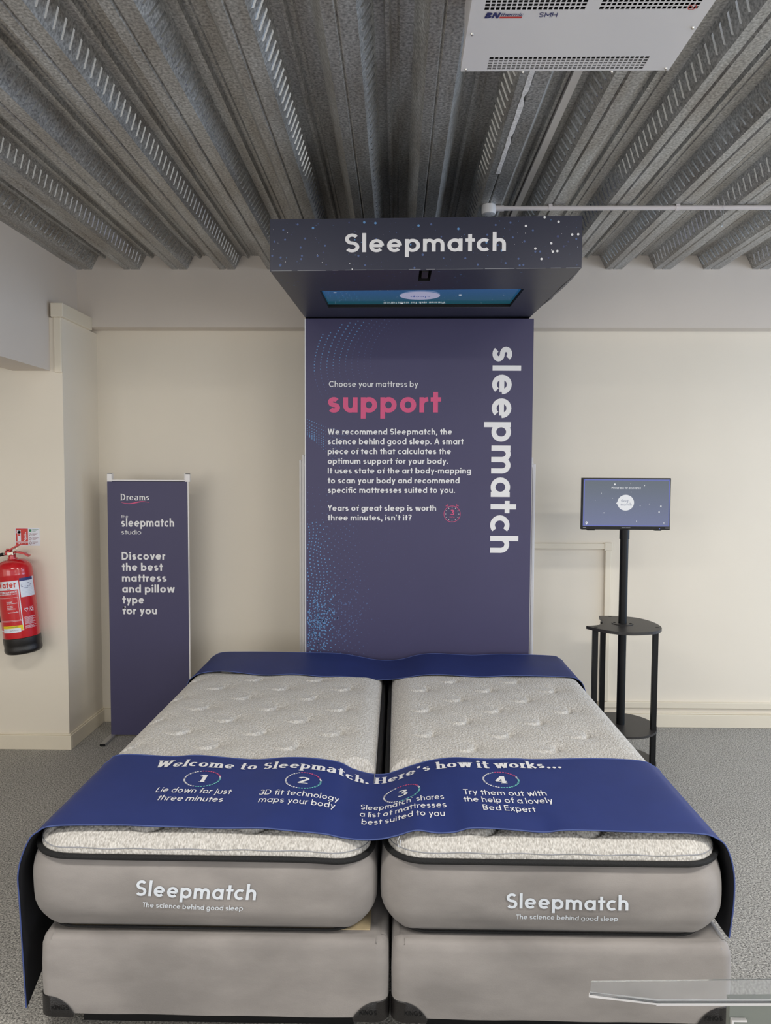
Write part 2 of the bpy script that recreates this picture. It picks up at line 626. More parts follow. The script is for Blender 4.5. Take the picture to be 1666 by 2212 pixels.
        S += [[(h, 0), (h, 1)], [(h, h), (0.5, h)]]; wd = 0.5
    elif ch == 'M':
        S += [[(h, 0), (h, 1)], [(h, 0.96), (0.43, 0.3)], [(0.43, 0.3), (0.86 - h, 0.96)], [(0.86 - h, 0), (0.86 - h, 1)]]; wd = 0.86
    elif ch == 'N':
        S += [[(h, 0), (h, 1)], [(h, 0.97), (0.72 - h, 0.03)], [(0.72 - h, 0), (0.72 - h, 1)]]; wd = 0.72
    elif ch == 'O':
        S.append(arc(0.5, 0.5, 0.5 - h, 0.51 - h, 0, 360, 26)); wd = 1.0
    elif ch == 'P':
        S += [[(h, 0), (h, 1)], [(h, 1 - h), (0.3, 1 - h)] + arc(0.3, 0.71, 0.26 - h * 0.3, 0.29 - h, 90, -90, 8) + [(h, 0.42 + h)]]; wd = 0.58
    elif ch == 'R':
        S += [[(h, 0), (h, 1)], [(h, 1 - h), (0.3, 1 - h)] + arc(0.3, 0.73, 0.24, 0.27 - h, 90, -90, 8) + [(h, 0.46 + h)], [(0.28, 0.5), (0.56, 0)]]; wd = 0.58
    elif ch == 'T':
        S += [[(0.3, 0), (0.3, 1)], [(0, 1 - h), (0.6, 1 - h)]]; wd = 0.6
    elif ch == 'U':
        S.append([(h, 1), (h, 0.33)] + arc(0.34, 0.33, 0.34 - h, 0.33 - h, 180, 360, 10) + [(0.68 - h, 1)]); wd = 0.68
    elif ch == 'V':
        S += [[(h, 1), (0.37, 0)], [(0.37, 0), (0.74 - h, 1)]]; wd = 0.74
    elif ch == 'W':
        S += [[(h, 1), (0.3, 0)], [(0.3, 0), (0.53, 0.95)], [(0.53, 0.95), (0.76, 0)], [(0.76, 0), (1.06 - h, 1)]]; wd = 1.06
    elif ch == 'X':
        S += [[(h, 1), (0.66 - h, 0)], [(0.66 - h, 1), (h, 0)]]; wd = 0.66
    elif ch == 'Y':
        S += [[(h, 1), (0.34, 0.42)], [(0.68 - h, 1), (0.34, 0.42)], [(0.34, 0), (0.34, 0.46)]]; wd = 0.68
    elif ch == '1':
        S += [[(0.26, 0), (0.26, 1)], [(0.03, 0.8), (0.26, 0.97)]]; wd = 0.26 + h
    elif ch == '2':
        S.append(arc(0.3, 0.7, 0.28 - h * 0.5, 0.3 - h, 165, -30, 10) + [(0.06, h)]); S.append([(0.02, h), (0.6, h)]); wd = 0.6
    elif ch == '3':
        S.append(arc(0.28, 0.74, 0.26 - h * 0.4, 0.26 - h, 140, -85, 10)); S.append(arc(0.28, 0.28, 0.29 - h * 0.4, 0.29 - h, 88, -145, 12)); wd = 0.58
    elif ch == '4':
        S += [[(0.44, 0), (0.44, 1)], [(0.42, 0.98), (0.04, 0.28)], [(0.0, 0.26), (0.62, 0.26)]]; wd = 0.62
    elif ch == '.':
        dot(h * 1.1, h * 1.05, h * 1.15); wd = w * 1.1
    elif ch == ',':
        dot(h * 1.1, h * 1.05, h * 1.1); S.append([(h * 1.5, h), (h * 0.6, -0.17)]); wd = w * 1.1
    elif ch == "'":
        S.append([(h, 1.02), (h * 0.7, 0.76)]); wd = w
    elif ch == '?':
        S.append(arc(0.24, 0.76, 0.22 - h * 0.3, 0.25 - h, 160, -60, 9) + [(0.24, 0.3)]); dot(0.24, h, h * 1.2); wd = 0.5
    elif ch == '-':
        S.append([(0, 0.36), (0.32, 0.36)]); wd = 0.32
    elif ch == '\u00ae':
        S.append(arc(0.1, 0.9, 0.09, 0.09, 0, 360, 12)); S.append([(0.08, 0.86), (0.08, 0.95), (0.12, 0.92), (0.08, 0.905), (0.12, 0.86)]); wd = 0.2
        return S, D, wd
    else:
        wd = 0.3
    return S, D, wd


def ribbon(path, hwf, step=0.12):
    closed = len(path) > 3 and hypot(path[0][0] - path[-1][0], path[0][1] - path[-1][1]) < 1e-6
    pts = [path[0]]
    for a, b in zip(path, path[1:]):
        d = hypot(b[0] - a[0], b[1] - a[1])
        if d < 1e-6:
            continue
        n = max(1, int(d / step))
        pts += [(a[0] + (b[0] - a[0]) * k / n, a[1] + (b[1] - a[1]) * k / n) for k in range(1, n + 1)]
    N = len(pts)
    vs, fs = [], []
    for i in range(N):
        p = pts[i]
        a = pts[i - 1] if i else (pts[-2] if closed else None)
        b = pts[i + 1] if i < N - 1 else (pts[1] if closed else None)
        t1 = None if a is None else (p[0] - a[0], p[1] - a[1])
        t2 = None if b is None else (b[0] - p[0], b[1] - p[1])

        def nz(t):
            l = hypot(*t) or 1
            return (t[0] / l, t[1] / l)
        t1 = nz(t1) if t1 else nz(t2)
        t2 = nz(t2) if t2 else t1
        t = nz((t1[0] + t2[0], t1[1] + t2[1]))
        c = max(0.5, t[0] * t1[0] + t[1] * t1[1])
        hw = hwf(t) / c
        vs += [(p[0] - t[1] * hw, p[1] + t[0] * hw), (p[0] + t[1] * hw, p[1] - t[0] * hw)]
    for i in range(N - 1):
        fs.append((2 * i, 2 * i + 1, 2 * i + 3, 2 * i + 2))
    return vs, fs


def text2d(s, w, serif=False, gap=0.12, bias=0.0):
    vs, fs, lay = [], [], []
    x = 0.0

    def put(v, f):
        b = len(vs)
        lay.extend([layer[0]] * len(v))
        layer[0] += 1
        vs.extend((px + x, py) for px, py in v)
        fs.extend(tuple(i + b for i in q) for q in f)
    layer = [0]
    for ch in s:
        layer[0] = 0
        S, D, wd = glyph(ch, w, serif)
        wk = w if ch != '\u00ae' else 0.03
        if serif:
            fn = lambda t: wk / 2 * (0.36 + 0.66 * abs(t[1]) ** 1.3)
        else:
            fn = lambda t: wk / 2
        for p in S:
            v, f = ribbon(p, fn)
            put(v, f)
            if serif and ch != '\u00ae' and len(p) >= 2:
                for e, q in ((p[0], p[1]), (p[-1], p[-2])):
                    if abs(e[0] - q[0]) < 0.14 and abs(e[1] - q[1]) > 0.1 and (abs(e[1]) < 0.02 or abs(e[1] - XH) < 0.02 or e[1] > 0.95 or e[1] < -0.2) and ch not in 'tcesag' or (ch in 'vwyVWY' and e[1] > 0.6):
                        lo = e[1] < 0.3
                        y0, y1 = (e[1], e[1] + 0.055) if lo else (e[1] - 0.055, e[1])
                        L = w * 0.85
                        Rr = w * 0.85 if (lo or ch.isupper() or ch in 'vwy') else w * 0.5
                        put([(e[0] - L, y0), (e[0] + Rr, y0), (e[0] + Rr, y1), (e[0] - L, y1)], [(0, 1, 2, 3)])
        for d in D:
            put(d, [tuple(range(len(d)))])
        g = gap
        if ch in 'rtfvwyTY':
            g *= 0.55
        x += wd + (g if ch != ' ' else 0.06)
    return vs, fs, x - gap, lay


def text(mb, s, m, place, width, cap, w=0.16, serif=False, gap=None):
    """place(u, v): metres along and above the baseline -> world point"""
    if gap is None:
        gap = 0.13 if not serif else 0.14
    vs, fs, W, lay = text2d(s, w, serif, gap)
    k = width / W
    p0 = place(0, 0)
    nrm = (place(width * 0.02, 0) - p0).cross(place(0, cap * 0.1) - p0).normalized()
    mb.add([place(x * k, y * cap) + nrm * (0.00016 * l) for (x, y), l in zip(vs, lay)], fs, m)


def planar(o, u, v):
    o, u, v = Vector(o), Vector(u), Vector(v)
    return lambda a, b: o + u * a + v * b


# ------------------------------------------------------------------ the room
WALL_Y, BULK_Y, CEIL = 4.55, 4.44, 2.872
mb = MB(); mb.box(-5.0, 6.05, -3.8, 4.7, -0.1, 0.0, M['carpet']); mb.build('floor', kind='structure')

# profiled steel deck
PITCHX = 0.2956
prof = [(0, 0), (0.034, 0), (0.040, 0.007), (0.046, 0), (0.0965, 0), (0.138, 0.082), (0.166, 0.082), (0.171, 0.066), (0.182, 0.066),
        (0.188, 0.084), (0.205, 0.082), (0.209, 0.086), (0.213, 0.082), (0.254, 0.082)]
px = []
start = 1.561 - 22 * PITCHX
for k in range(38):
    px += [(start + k * PITCHX + a, CEIL + b) for a, b in prof]
px = [p for p in px if p[0] < 6.1]
mb = MB()
vs, fs = [], []
ys = (-3.8, 4.6)
for x, z in px:
    vs += [(x, ys[0], z), (x, ys[1], z)]
for i in range(len(px) - 1):
    fs.append((2 * i, 2 * i + 2, 2 * i + 3, 2 * i + 1))
mb.add(vs, fs, M['galv'])
# pressed slots on both webs of each rib
rs = random.Random(3)
for k in range(38):
    bx = start + k * PITCHX
    if bx < -3.0 or bx > 3.6:
        continue
    slant = 0.022 if k % 2 else -0.014
    y = -0.2 + rs.random() * 0.05
    while y < BULK_Y - 0.03:
        for side in (0, 1):
            if (bx > 0.0) == (side == 1):
                continue
            xa, xb = (bx + 0.0965, bx + 0.138) if side else (bx + PITCHX, bx + 0.254)
            sg = 1 if side else -1
            t0, t1 = 0.2, 0.84
            pa = Vector((xa + (xb - xa) * t0, y, CEIL + 0.082 * t0))
            pb = Vector((xa + (xb - xa) * t1, y - slant, CEIL + 0.082 * t1))
            nrm = Vector((sg * 0.082, 0, -abs(xb - xa))).normalized()
            along = (pb - pa).normalized()
            wv = nrm.cross(along).normalized() * 0.0034
            tip = nrm * 0.0042
            mid0, mid1 = pa + along * 0.004 + tip, pb - along * 0.004 + tip
            mb.add([pa - wv, pa + wv, pb + wv, pb - wv, mid0, mid1],
                   [(0, 4, 5, 3), (4, 1, 2, 5), (0, 1, 4), (2, 3, 5)], M['slot'])
        y += 0.05
mb.build('ceiling', kind='structure')

mb = MB(); mb.box(-2.2, 6.05, WALL_Y, 4.7, 0, 2.53, M['wall']); mb.build('wall_back', kind='structure')
mb = MB(); mb.box(-2.2, 6.05, BULK_Y, 4.7, 2.52, 2.99, M['wall_high']); mb.build('trim_1', kind='structure')
mb = MB(); mb.box(-2.2, -1.985, -3.8, 4.5, 2.2, 2.99, M['wall_high']); mb.build('wall_left', kind='structure')
mb = MB(); mb.box(-5.0, -1.915, 4.075, 4.6, 0, 2.5, M['wall']); mb.build('wall_front', kind='structure')
mb = MB(); mb.box(-1.966, -1.895, 4.05, 4.442, 2.5, 2.578, M['trim']); mb.box(-1.956, -1.913, 4.062, 4.08, 2.19, 2.5, M['trim']); mb.build('trim_2', kind='structure', bevel=0.004)
# skirting
mb = MB(); mb.box(-1.915, 6.05, WALL_Y - 0.018, WALL_Y, 0, 0.085, M['trim']); mb.box(-1.915, 6.05, WALL_Y - 0.011, WALL_Y, 0.085, 0.095, M['trim']); mb.build('baseboard_back', kind='structure', bevel=0.004)
mb = MB(); mb.box(-5.0, -1.897, 4.057, 4.075, 0, 0.085, M['trim']); mb.box(-5.0, -1.905, 4.065, 4.075, 0.085, 0.093, M['trim'])
mb.box(-1.915, -1.897, 4.075, 4.54, 0, 0.085, M['trim']); mb.box(-1.915, -1.905, 4.075, 4.54, 0.085, 0.093, M['trim']); mb.build('baseboard_left', kind='structure', bevel=0.003)
# walls behind and beside the camera, with glazed openings
mb = MB()
mb.box(-5.0, 6.05, -3.8, -3.7, 0, 0.3, M['wall']); mb.box(-5.0, 6.05, -3.8, -3.7, 2.6, 2.99, M['wall'])
for a, b in ((-5.0, -4.75), (-1.65, -1.25), (1.85, 2.35), (5.45, 6.05)):
    mb.box(a, b, -3.8, -3.7, 0.3, 2.6, M['wall'])
mb.build('wall_rear', kind='structure')
mb = MB()
mb.box(5.98, 6.08, -3.8, 4.6, 0, 0.3, M['wall']); mb.box(5.98, 6.08, -3.8, 4.6, 2.6, 2.99, M['wall'])
for a, b in ((-3.8, -3.25), (-0.55, 1.7), (4.4, 4.6)):
    mb.box(5.98, 6.08, a, b, 0.3, 2.6, M['wall'])
mb.build('wall_right', kind='structure')
mb = MB(); mb.box(-5.1, -5.0, -3.8, 4.7, 0, 2.99, M['wall']); mb.build('wall_far_left', kind='structure')

# ------------------------------------------------------------------ cable trunking on the back wall
t = thing('cable_trunking', 'cream square cable trunking running along the back wall and down behind the monitor stand', 'cable trunking', (1.35, WALL_Y, 0.1))
mb = MB(); mb.box(0.80, 1.355, WALL_Y - 0.022, WALL_Y - 0.0005, 1.150, 1.185, M['trim']); mb.build('horizontal_run', t, bevel=0.003)
mb = MB(); mb.box(1.325, 1.362, WALL_Y - 0.022, WALL_Y - 0.0005, 0.170, 1.150, M['trim']); mb.build('vertical_run', t, bevel=0.003)
mb = MB(); mb.box(1.318, 1.368, WALL_Y - 0.026, WALL_Y - 0.0005, 1.140, 1.190, M['trim']); mb.build('elbow', t, bevel=0.004)
mb = MB(); mb.box(1.30, 5.9, WALL_Y - 0.024, WALL_Y - 0.0005, 0.128, 0.165, M['trim']); mb.build('skirting_run', t, bevel=0.003)

# ------------------------------------------------------------------ things on the ceiling
t = thing('ceiling_heater', 'white metal box heater with square grilles fixed under the steel ceiling', 'heater', (0.445, 1.7, 2.87))
HX0, HX1, HY0, HY1, HZ = 0.166, 0.726, 1.40, 1.995, 2.71
mb = MB(); mb.box(HX0 + 0.008, HX1 - 0.008, HY0 + 0.008, HY1 - 0.008, HZ + 0.03, CEIL - 0.001, M['heater_white']); mb.build('housing', t, bevel=0.002)
mb = MB()
mb.box(HX0 + 0.02, HX1 - 0.02, HY0 + 0.02, HY1 - 0.02, HZ + 0.018, HZ + 0.03, M['void']); mb.build('interior_shade_slab', t)  # near-black slab stands in for the shaded inside behind the grilles
grs = [(0.236, 0.653, 1.930, 1.988, 33, 5), (0.199, 0.434, 1.655, 1.741, 19, 7), (0.467, 0.696, 1.655, 1.741, 19, 7)]
mb = MB()
z0, z1 = HZ, HZ + 0.0015
xs = sorted({HX0, HX1} | {g[0] for g in grs} | {g[1] for g in grs})
yy = sorted({HY0, HY1} | {g[2] for g in grs} | {g[3] for g in grs})
for a, b in zip(xs, xs[1:]):
    for c, d in zip(yy, yy[1:]):
        mx_, my_ = (a + b) / 2, (c + d) / 2
        if not any(g[0] < mx_ < g[1] and g[2] < my_ < g[3] for g in grs):
            mb.box(a, b, c, d, z0, z1, M['heater_white'])
for (a, b, c, d) in ((HX0, HX1, HY1 - 0.0015, HY1), (HX0, HX0 + 0.0015, HY0, HY1), (HX1 - 0.0015, HX1, HY0, HY1), (HX0, HX1, HY0, HY0 + 0.0015)):
    mb.box(a, b, c, d, z1, HZ + 0.03, M['heater_white'])
mb.build('cover_plate', t)
for a, b, c, d, nx, ny in grs:
    mb = MB()
    for i in range(1, nx):
        x = a + (b - a) * i / nx
        mb.box(x - 0.0017, x + 0.0017, c, d, z0, z1, M['heater_white'])
    for i in range(1, ny):
        y = c + (d - c) * i / ny
        mb.box(a, b, y - 0.0015, y + 0.0015, z0 + 0.0002, z1 - 0.0002, M['heater_white'])
    mb.build('grille', t)
for x, y in ((0.18, 1.985), (0.715, 1.985), (0.335, 2.0), (0.575, 2.0), (0.18, 1.83), (0.715, 1.81)):
    mb = MB(); mb.lathe([(0.001, -0.0045), (0.0035, -0.0035), (0.0045, 0.0)], M['chrome'], 10, Matrix.Translation((x, y, HZ))); mb.build('screw', t, smooth=True)
mb = MB()
PL = lambda x, y: planar((x, y, HZ - 0.0008), (1, 0, 0), (0, -1, 0))
sk = lambda f, s: (lambda a, b: f(a + b * s, b))
text(mb, 'BN', M['blue_ink'], sk(PL(0.202, 1.769), 0.25), 0.033, 0.021, 0.22)
text(mb, 'thermic', M['blue_ink'], sk(PL(0.239, 1.7615), 0.25), 0.054, 0.012, 0.14)
mb.quad([PL(0.238, 1.7695)(0, 0), PL(0.238, 1.7695)(0.053, 0), PL(0.238, 1.7695)(0.054, 0.006), PL(0.238, 1.7695)(0.001, 0.006)], M['red_ink'])
mb.build('maker_mark', t)
mb = MB()
text(mb, 'SMH', M['blue_ink'], PL(0.331, 1.766), 0.043, 0.017, 0.11)
mb.build('model_mark', t)
mb = MB()
v, f = ribbon(arc(0.682, 1.733, 0.009, 0.009, 0, 360, 18), lambda q: 0.001, 0.01)
mb.add([(a, b, HZ - 0.0008) for a, b in v], f, M['red_ink'])
v, f = ribbon([(0.676, 1.727), (0.688, 1.739)], lambda q: 0.0008, 0.02)
mb.add([(a, b, HZ - 0.0008) for a, b in v], f, M['red_ink'])
mb.build('warning_symbol', t)

t = thing('conduit_pipe', 'thin white conduit pipe running right across the ceiling ribs above the sign', 'pipe', (0.5, 3.40, 2.86))
mb = MB(); mb.tube([(0.455, 3.40, 2.858), (1.5, 3.40, 2.860), (5.9, 3.40, 2.860)], 0.0105, M['conduit'], 14); mb.build('pipe', t, smooth=True)
mb = MB(); mb.tube([(0.449, 3.40, 2.858), (0.49, 3.40, 2.858)], 0.0135, M['conduit'], 14); mb.build('socket', t, smooth=True)
for x in (0.705, 1.293, 2.6):
    mb = MB()
    mb.tube([(x - 0.009, 3.40, 2.86), (x + 0.009, 3.40, 2.86)], 0.0125, M['conduit'], 14)
    mb.box(x - 0.009, x + 0.009, 3.388, 3.430, 2.8665, 2.8715, M['conduit'])
    mb.build('clip', t, smooth=True)
mb = MB()
mb.lathe([(0.024, 2.829), (0.031, 2.831), (0.0335, 2.838), (0.0335, 2.868), (0.031, 2.8715)], M['white_plastic'], 28, Matrix.Translation((0.420, 3.40, 0)))
t = thing('junction_box', 'round white junction box on the ceiling at the left end of the conduit', 'junction box', (0.42, 3.40, 2.87))
mb.build('box', t, smooth=True)
mb = MB()
for k in range(4):
    a = k * pi / 2 + 0.4
    mb.lathe([(0.003, 2.8275), (0.003, 2.83)], M['grey_ink'], 8, Matrix.Translation((0.420 + 0.017 * cos(a), 3.40 + 0.017 * sin(a), 0)))
mb.build('screw_caps', t)
mb = MB()
mb.tube([(1.497, 3.387, 2.868), (1.499, 3.386, 2.84), (1.500, 3.386, 2.80), (1.496, 3.386, 2.772), (1.490, 3.386, 2.766), (1.487, 3.386, 2.775), (1.492, 3.388, 2.81), (1.494, 3.392, 2.845)], 0.0011, M['chrome'], 6)
tag(mb.build('wire_loop', smooth=True), 'thin loose wire loop hanging from the white conduit at the right', 'wire')
mb = MB(); mb.box(0.572, 0.600, -3.6, 4.43, 2.938, 2.9525, M['white_plastic'])
tag(mb.build('mini_trunking'), 'narrow white strip of trunking inside a ceiling recess behind the heater', 'cable trunking')
# remains of white tape stuck under one rib
mb = MB()
rt = random.Random(11)
n = 46
L, Rr = [], []
for i in range(n + 1):
    y = 1.2 + (3.05 - 1.2) * i / n
    L.append((0.4035 + rt.uniform(0, 0.002), y)); Rr.append((0.423 - (rt.uniform(0.006, 0.011) if i in (24, 25, 31, 38) else rt.uniform(0, 0.003)), y))
for i in range(n):
    mb.quad([(L[i][0], L[i][1], CEIL - 0.0012), (L[i + 1][0], L[i + 1][1], CEIL - 0.0012), (Rr[i + 1][0], Rr[i + 1][1], CEIL - 0.0012), (Rr[i][0], Rr[i][1], CEIL - 0.0012)], M['tape'])
    mb.quad([(Rr[i][0], Rr[i][1], CEIL - 0.0012), (Rr[i + 1][0], Rr[i + 1][1], CEIL - 0.0012), (Rr[i + 1][0], Rr[i + 1][1], CEIL), (Rr[i][0], Rr[i][1], CEIL)], M['tape'])
tag(mb.build('tape_strip'), 'torn white strip of tape stuck along a ceiling rib behind the heater', 'tape')

# ------------------------------------------------------------------ the big display: panel, canopy, overhead screen
t = thing('display_stand', 'tall navy display panel with white text and an overhanging starry canopy behind the beds', 'display stand', (0.12, 4.05, 0))
PX0, PX1, PY = -0.515, 0.754, 4.02
CF = 2.92      # front of the canopy
zb = lambda x, y: 2.436 + (2.490 - 2.436) * (y - CF) / (PY - CF) + 0.012 * (x - PX0) / (PX1 - PX0) * (1 if y < 3.5 else 0.5)
mb = MB(); mb.box(PX0, PX1, PY, 4.26, 0.0, 2.484, M['navy']); mb.build('panel', t)
# canopy
CX0, CX1 = -0.518, 0.735
mb = MB()
Xs = [CX0, -0.36, 0.085, 0.136, 0.575, CX1]
Ys = [CF, 2.935, 3.13, 3.31, 3.725, PY]
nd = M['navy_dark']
for i in range(5):
    for j in range(5):
        hole = (j == 3 and 1 <= i <= 3) or (j == 1 and i == 2)
        a, b, c, d = Xs[i], Xs[i + 1], Ys[j], Ys[j + 1]
        if hole:
            continue
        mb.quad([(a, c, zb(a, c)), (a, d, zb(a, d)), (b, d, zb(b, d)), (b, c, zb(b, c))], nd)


def well(a, b, c, d, dp, m):
    P = [(a, c), (b, c), (b, d), (a, d)]
    for k in range(4):
        p, q = P[k], P[(k + 1) % 4]
        mb.quad([(p[0], p[1], zb(*p)), (q[0], q[1], zb(*q)), (q[0], q[1], zb(*q) + dp), (p[0], p[1], zb(*p) + dp)], m)


well(-0.36, 0.575, 3.31, 3.725, 0.028, M['void'])
well(0.085, 0.136, 2.935, 3.13, 0.07, M['void'])
mb.quad([(0.085, 2.935, 2.51), (0.136, 2.935, 2.51), (0.136, 3.13, 2.515), (0.085, 3.13, 2.515)], M['void'])
zt0, zt1 = 2.641, 2.654
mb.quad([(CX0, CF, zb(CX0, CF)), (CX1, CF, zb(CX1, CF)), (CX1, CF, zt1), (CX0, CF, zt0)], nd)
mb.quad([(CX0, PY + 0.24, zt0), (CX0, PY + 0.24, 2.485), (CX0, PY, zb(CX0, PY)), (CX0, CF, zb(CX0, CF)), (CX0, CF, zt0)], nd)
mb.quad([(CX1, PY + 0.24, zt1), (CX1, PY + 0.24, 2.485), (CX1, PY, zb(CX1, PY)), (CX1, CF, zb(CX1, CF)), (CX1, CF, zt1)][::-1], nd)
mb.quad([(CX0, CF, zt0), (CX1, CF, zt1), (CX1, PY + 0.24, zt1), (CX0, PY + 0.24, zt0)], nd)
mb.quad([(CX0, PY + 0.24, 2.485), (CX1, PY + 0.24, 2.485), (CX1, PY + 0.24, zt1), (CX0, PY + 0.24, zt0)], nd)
can = mb.build('canopy', t)
# worn pale edge where the wrap is folded under
mb = MB()
re_ = random.Random(5)
x = CX0 + 0.005
while x < CX1 - 0.02:
    l = re_.uniform(0.02, 0.12)
    x2 = min(x + l, CX1 - 0.004)
    hh = re_.uniform(0.0008, 0.0026)
    mb.quad([(x, CF - 0.0006, zb(x, CF) + 0.0005), (x2, CF - 0.0006, zb(x2, CF) + 0.0005), (x2, CF - 0.0006, zb(x2, CF) + hh), (x, CF - 0.0006, zb(x, CF) + hh)], M['grey_ink'])
    x = x2 + re_.uniform(0.0, 0.03)
for yyy in (3.727,):
    mb.quad([(-0.36, 3.7255, zb(-0.36, 3.7255) - 0.0006), (-0.36, 3.7285, zb(-0.36, 3.7285) - 0.0006), (0.575, 3.7285, zb(0.575, 3.7285) - 0.0006), (0.575, 3.7255, zb(0.575, 3.7255) - 0.0006)], M['grey_ink'])
mb.build('folded_edge', can)
# sagging flap of wrap at the right edge
mb = MB()
n = 16
for i in range(n):
    y0_, y1_ = CF + (3.75 - CF) * i / n, CF + (3.75 - CF) * (i + 1) / n
    b0, b1 = 0.03 * sin(pi * i / n) ** 0.8, 0.03 * sin(pi * (i + 1) / n) ** 0.8
    mb.quad([(CX1 - 0.001, y0_, zb(CX1, y0_)), (CX1 - 0.001, y1_, zb(CX1, y1_)), (CX1 + b1 * 0.6, y1_, zb(CX1, y1_) + 0.004), (CX1 + b0 * 0.6, y0_, zb(CX1, y0_) + 0.004)], nd)
    mb.quad([(CX1 + b0 * 0.6, y0_, zb(CX1, y0_) + 0.004), (CX1 + b1 * 0.6, y1_, zb(CX1, y1_) + 0.004), (CX1 + 0.0005, y1_, zt1 - 0.03), (CX1 + 0.0005, y0_, zt1 - 0.03)], nd)
mb.build('sagging_edge', can, smooth=True)
# camera pod in the small opening
mb = MB(); mb.box(0.097, 0.124, 2.965, 3.07, 2.447, 2.4975, M['black_plastic']); mb.build('sensor', t, bevel=0.003)
# tv
mb = MB()
q = [(-0.359, 3.311), (0.574, 3.311), (0.574, 3.724), (-0.359, 3.724)]
mb.quad([(x, y, zb(x, y) + 0.016) for x, y in q], M['tv'])
scr = mb.build('screen', t)
mb = MB()
zs = lambda x, y: zb(x, y) + 0.0148
disc(mb, (0.105, 3.505, zs(0.105, 3.505)), 0.098, (1, 0, 0), (0, 1, 0.05), M['lit_disc'], 32, 0.098)
P2 = lambda x, y: (lambda a, b: Vector((x - a, y + b, zb(x - a, y + b) + 0.0138)))
text(mb, 'sleep', M['lit_darkblue'], P2(0.155, 3.505), 0.095, 0.04, 0.16, serif=True)
text(mb, 'match', M['lit_darkblue'], P2(0.175, 3.455), 0.125, 0.04, 0.16, serif=True)
mb.build('round_logo', scr)
mb = MB()
text(mb, 'Please ask for assistance', M['lit_white'], P2(0.235, 3.672), 0.31, 0.022, 0.13)
mb.build('caption', scr)
mb = MB()
for i in range(60):
    x, y = random.uniform(-0.34, 0.56), random.uniform(3.33, 3.7)
    r = random.choice((0.0015, 0.002, 0.003))
    disc(mb, (x, y, zs(x, y)), r, (1, 0, 0), (0, 1, 0.05), M['lit_ink'], 8)
for x, y in ((-0.29, 3.37), (-0.3, 3.43), (-0.05, 3.49), (0.02, 3.7), (0.3, 3.5)):
    disc(mb, (x, y, zs(x, y)), 0.008, (1, 0, 0), (0, 1, 0.05), M['lit_white'], 10, 0.005)
for i in range(22):
    x0_, x1_ = -0.34 + i * 0.022, -0.3 + i * 0.034
    pa, pb = (x1_, 3.315), (x0_, 3.315 + 0.05 + 0.05 * sin(i * 0.5) ** 2)
    v, f = ribbon([pa, pb], lambda q: 0.0005, 0.05)
    mb.add([(a, b, zs(a, b)) for a, b in v], f, M['lit_line'])
mb.build('star_pixels', scr)

# canopy stars
mb = MB()
stars = [(-0.344, 2.607, 6, 2), (-0.464, 2.599, 5, 1), (-0.138, 2.629, 6, 2), (-0.093, 2.626, 6, 2), (0.08, 2.616, 6, 2), (0.24, 2.603, 6, 2), (0.584, 2.648, 6, 3), (0.64, 2.63, 6, 3), (0.51, 2.614, 6, 3), (0.695, 2.58, 6, 3), (0.719, 2.581, 6, 3), (0.612, 2.546, 6, 3), (0.549, 2.525, 6, 3), (0.619, 2.513, 6, 3), (0.637, 2.515, 6, 3), (0.574, 2.484, 6, 3), (0.482, 2.485, 5, 1), (0.487, 2.459, 5, 1), (0.502, 2.461, 5, 1), (0.549, 2.513, 5, 1), (0.568, 2.513, 5, 1), (-0.457, 2.561, 5, 1), (-0.376, 2.565, 5, 1), (-0.296, 2.537, 5, 1), (-0.394, 2.53, 5, 1), (-0.5, 2.553, 5, 1), (-0.509, 2.497, 5, 1), (-0.476, 2.461, 6, 1), (-0.475, 2.49, 5, 1), (-0.389, 2.497, 5, 1), (-0.392, 2.484, 5, 1), (-0.326, 2.497, 5, 1), (-0.303, 2.51, 4, 0), (-0.291, 2.462, 4, 0), (-0.134, 2.46, 5, 1), (-0.161, 2.497, 5, 1), (0.065, 2.449, 5, 1), (0.098, 2.501, 6, 1), (0.269, 2.487, 5, 1), (0.319, 2.462, 5, 1), (0.431, 2.468, 5, 1), (0.458, 2.569, 5, 1), (0.505, 2.553, 5, 1), (0.538, 2.596, 5, 1), (0.448, 2.627, 5, 1), (0.389, 2.618, 5, 1), (0.356, 2.58, 5, 1), (0.662, 2.534, 5, 0), (0.638, 2.573, 6, 0), (0.712, 2.563, 5, 1), (0.68, 2.552, 4, 0), (-0.406, 2.621, 5, 1), (0.131, 2.621, 5, 1), (0.182, 2.487, 4, 1), (-0.186, 2.444, 3, 3), (-0.199, 2.628, 4, 0), (0.602, 2.489, 4, 0), (0.353, 2.549, 5, 2), (0.414, 2.517, 5, 2), (0.049, 2.541, 4, 2), (-0.089, 2.564, 4, 1), (0.399, 2.539, 4, 1), (-0.176, 2.56, 4, 2), (0.172, 2.572, 4, 1)]
cm = {0: M['dot0'], 1: M['dot1'], 2: M['dot2'], 3: M['white']}
for i in range(130):
    stars.append((random.uniform(CX0 + 0.01, CX1 - 0.01), random.uniform(2.455, 2.638), random.choice((1, 1, 1.5, 2)), random.choice((0, 1, 1, 2, 3))))
for i, (x, z, s, c) in enumerate(stars):
    disc(mb, (x, CF - 0.0007 - 0.00001 * (i % 9), z), s * 0.00082, (1, 0, 0), (0, 0, 1), cm[c], 12)
for i in range(110):
    x, y = random.uniform(CX0 + 0.02, CX1 - 0.02), random.uniform(CF + 0.02, 3.28)
    if 0.07 < x < 0.15 and y < 3.15:
        continue
    disc(mb, (x, y, zb(x, y) - 0.0008), random.choice((0.0015, 0.002, 0.0035, 0.005)), (1, 0, 0), (0, 1, 0.05), random.choice((M['dot0'], M['dot0'], M['dot1'], M['dot2'])), 8)
mb.build('star_print', can)
mb = MB()
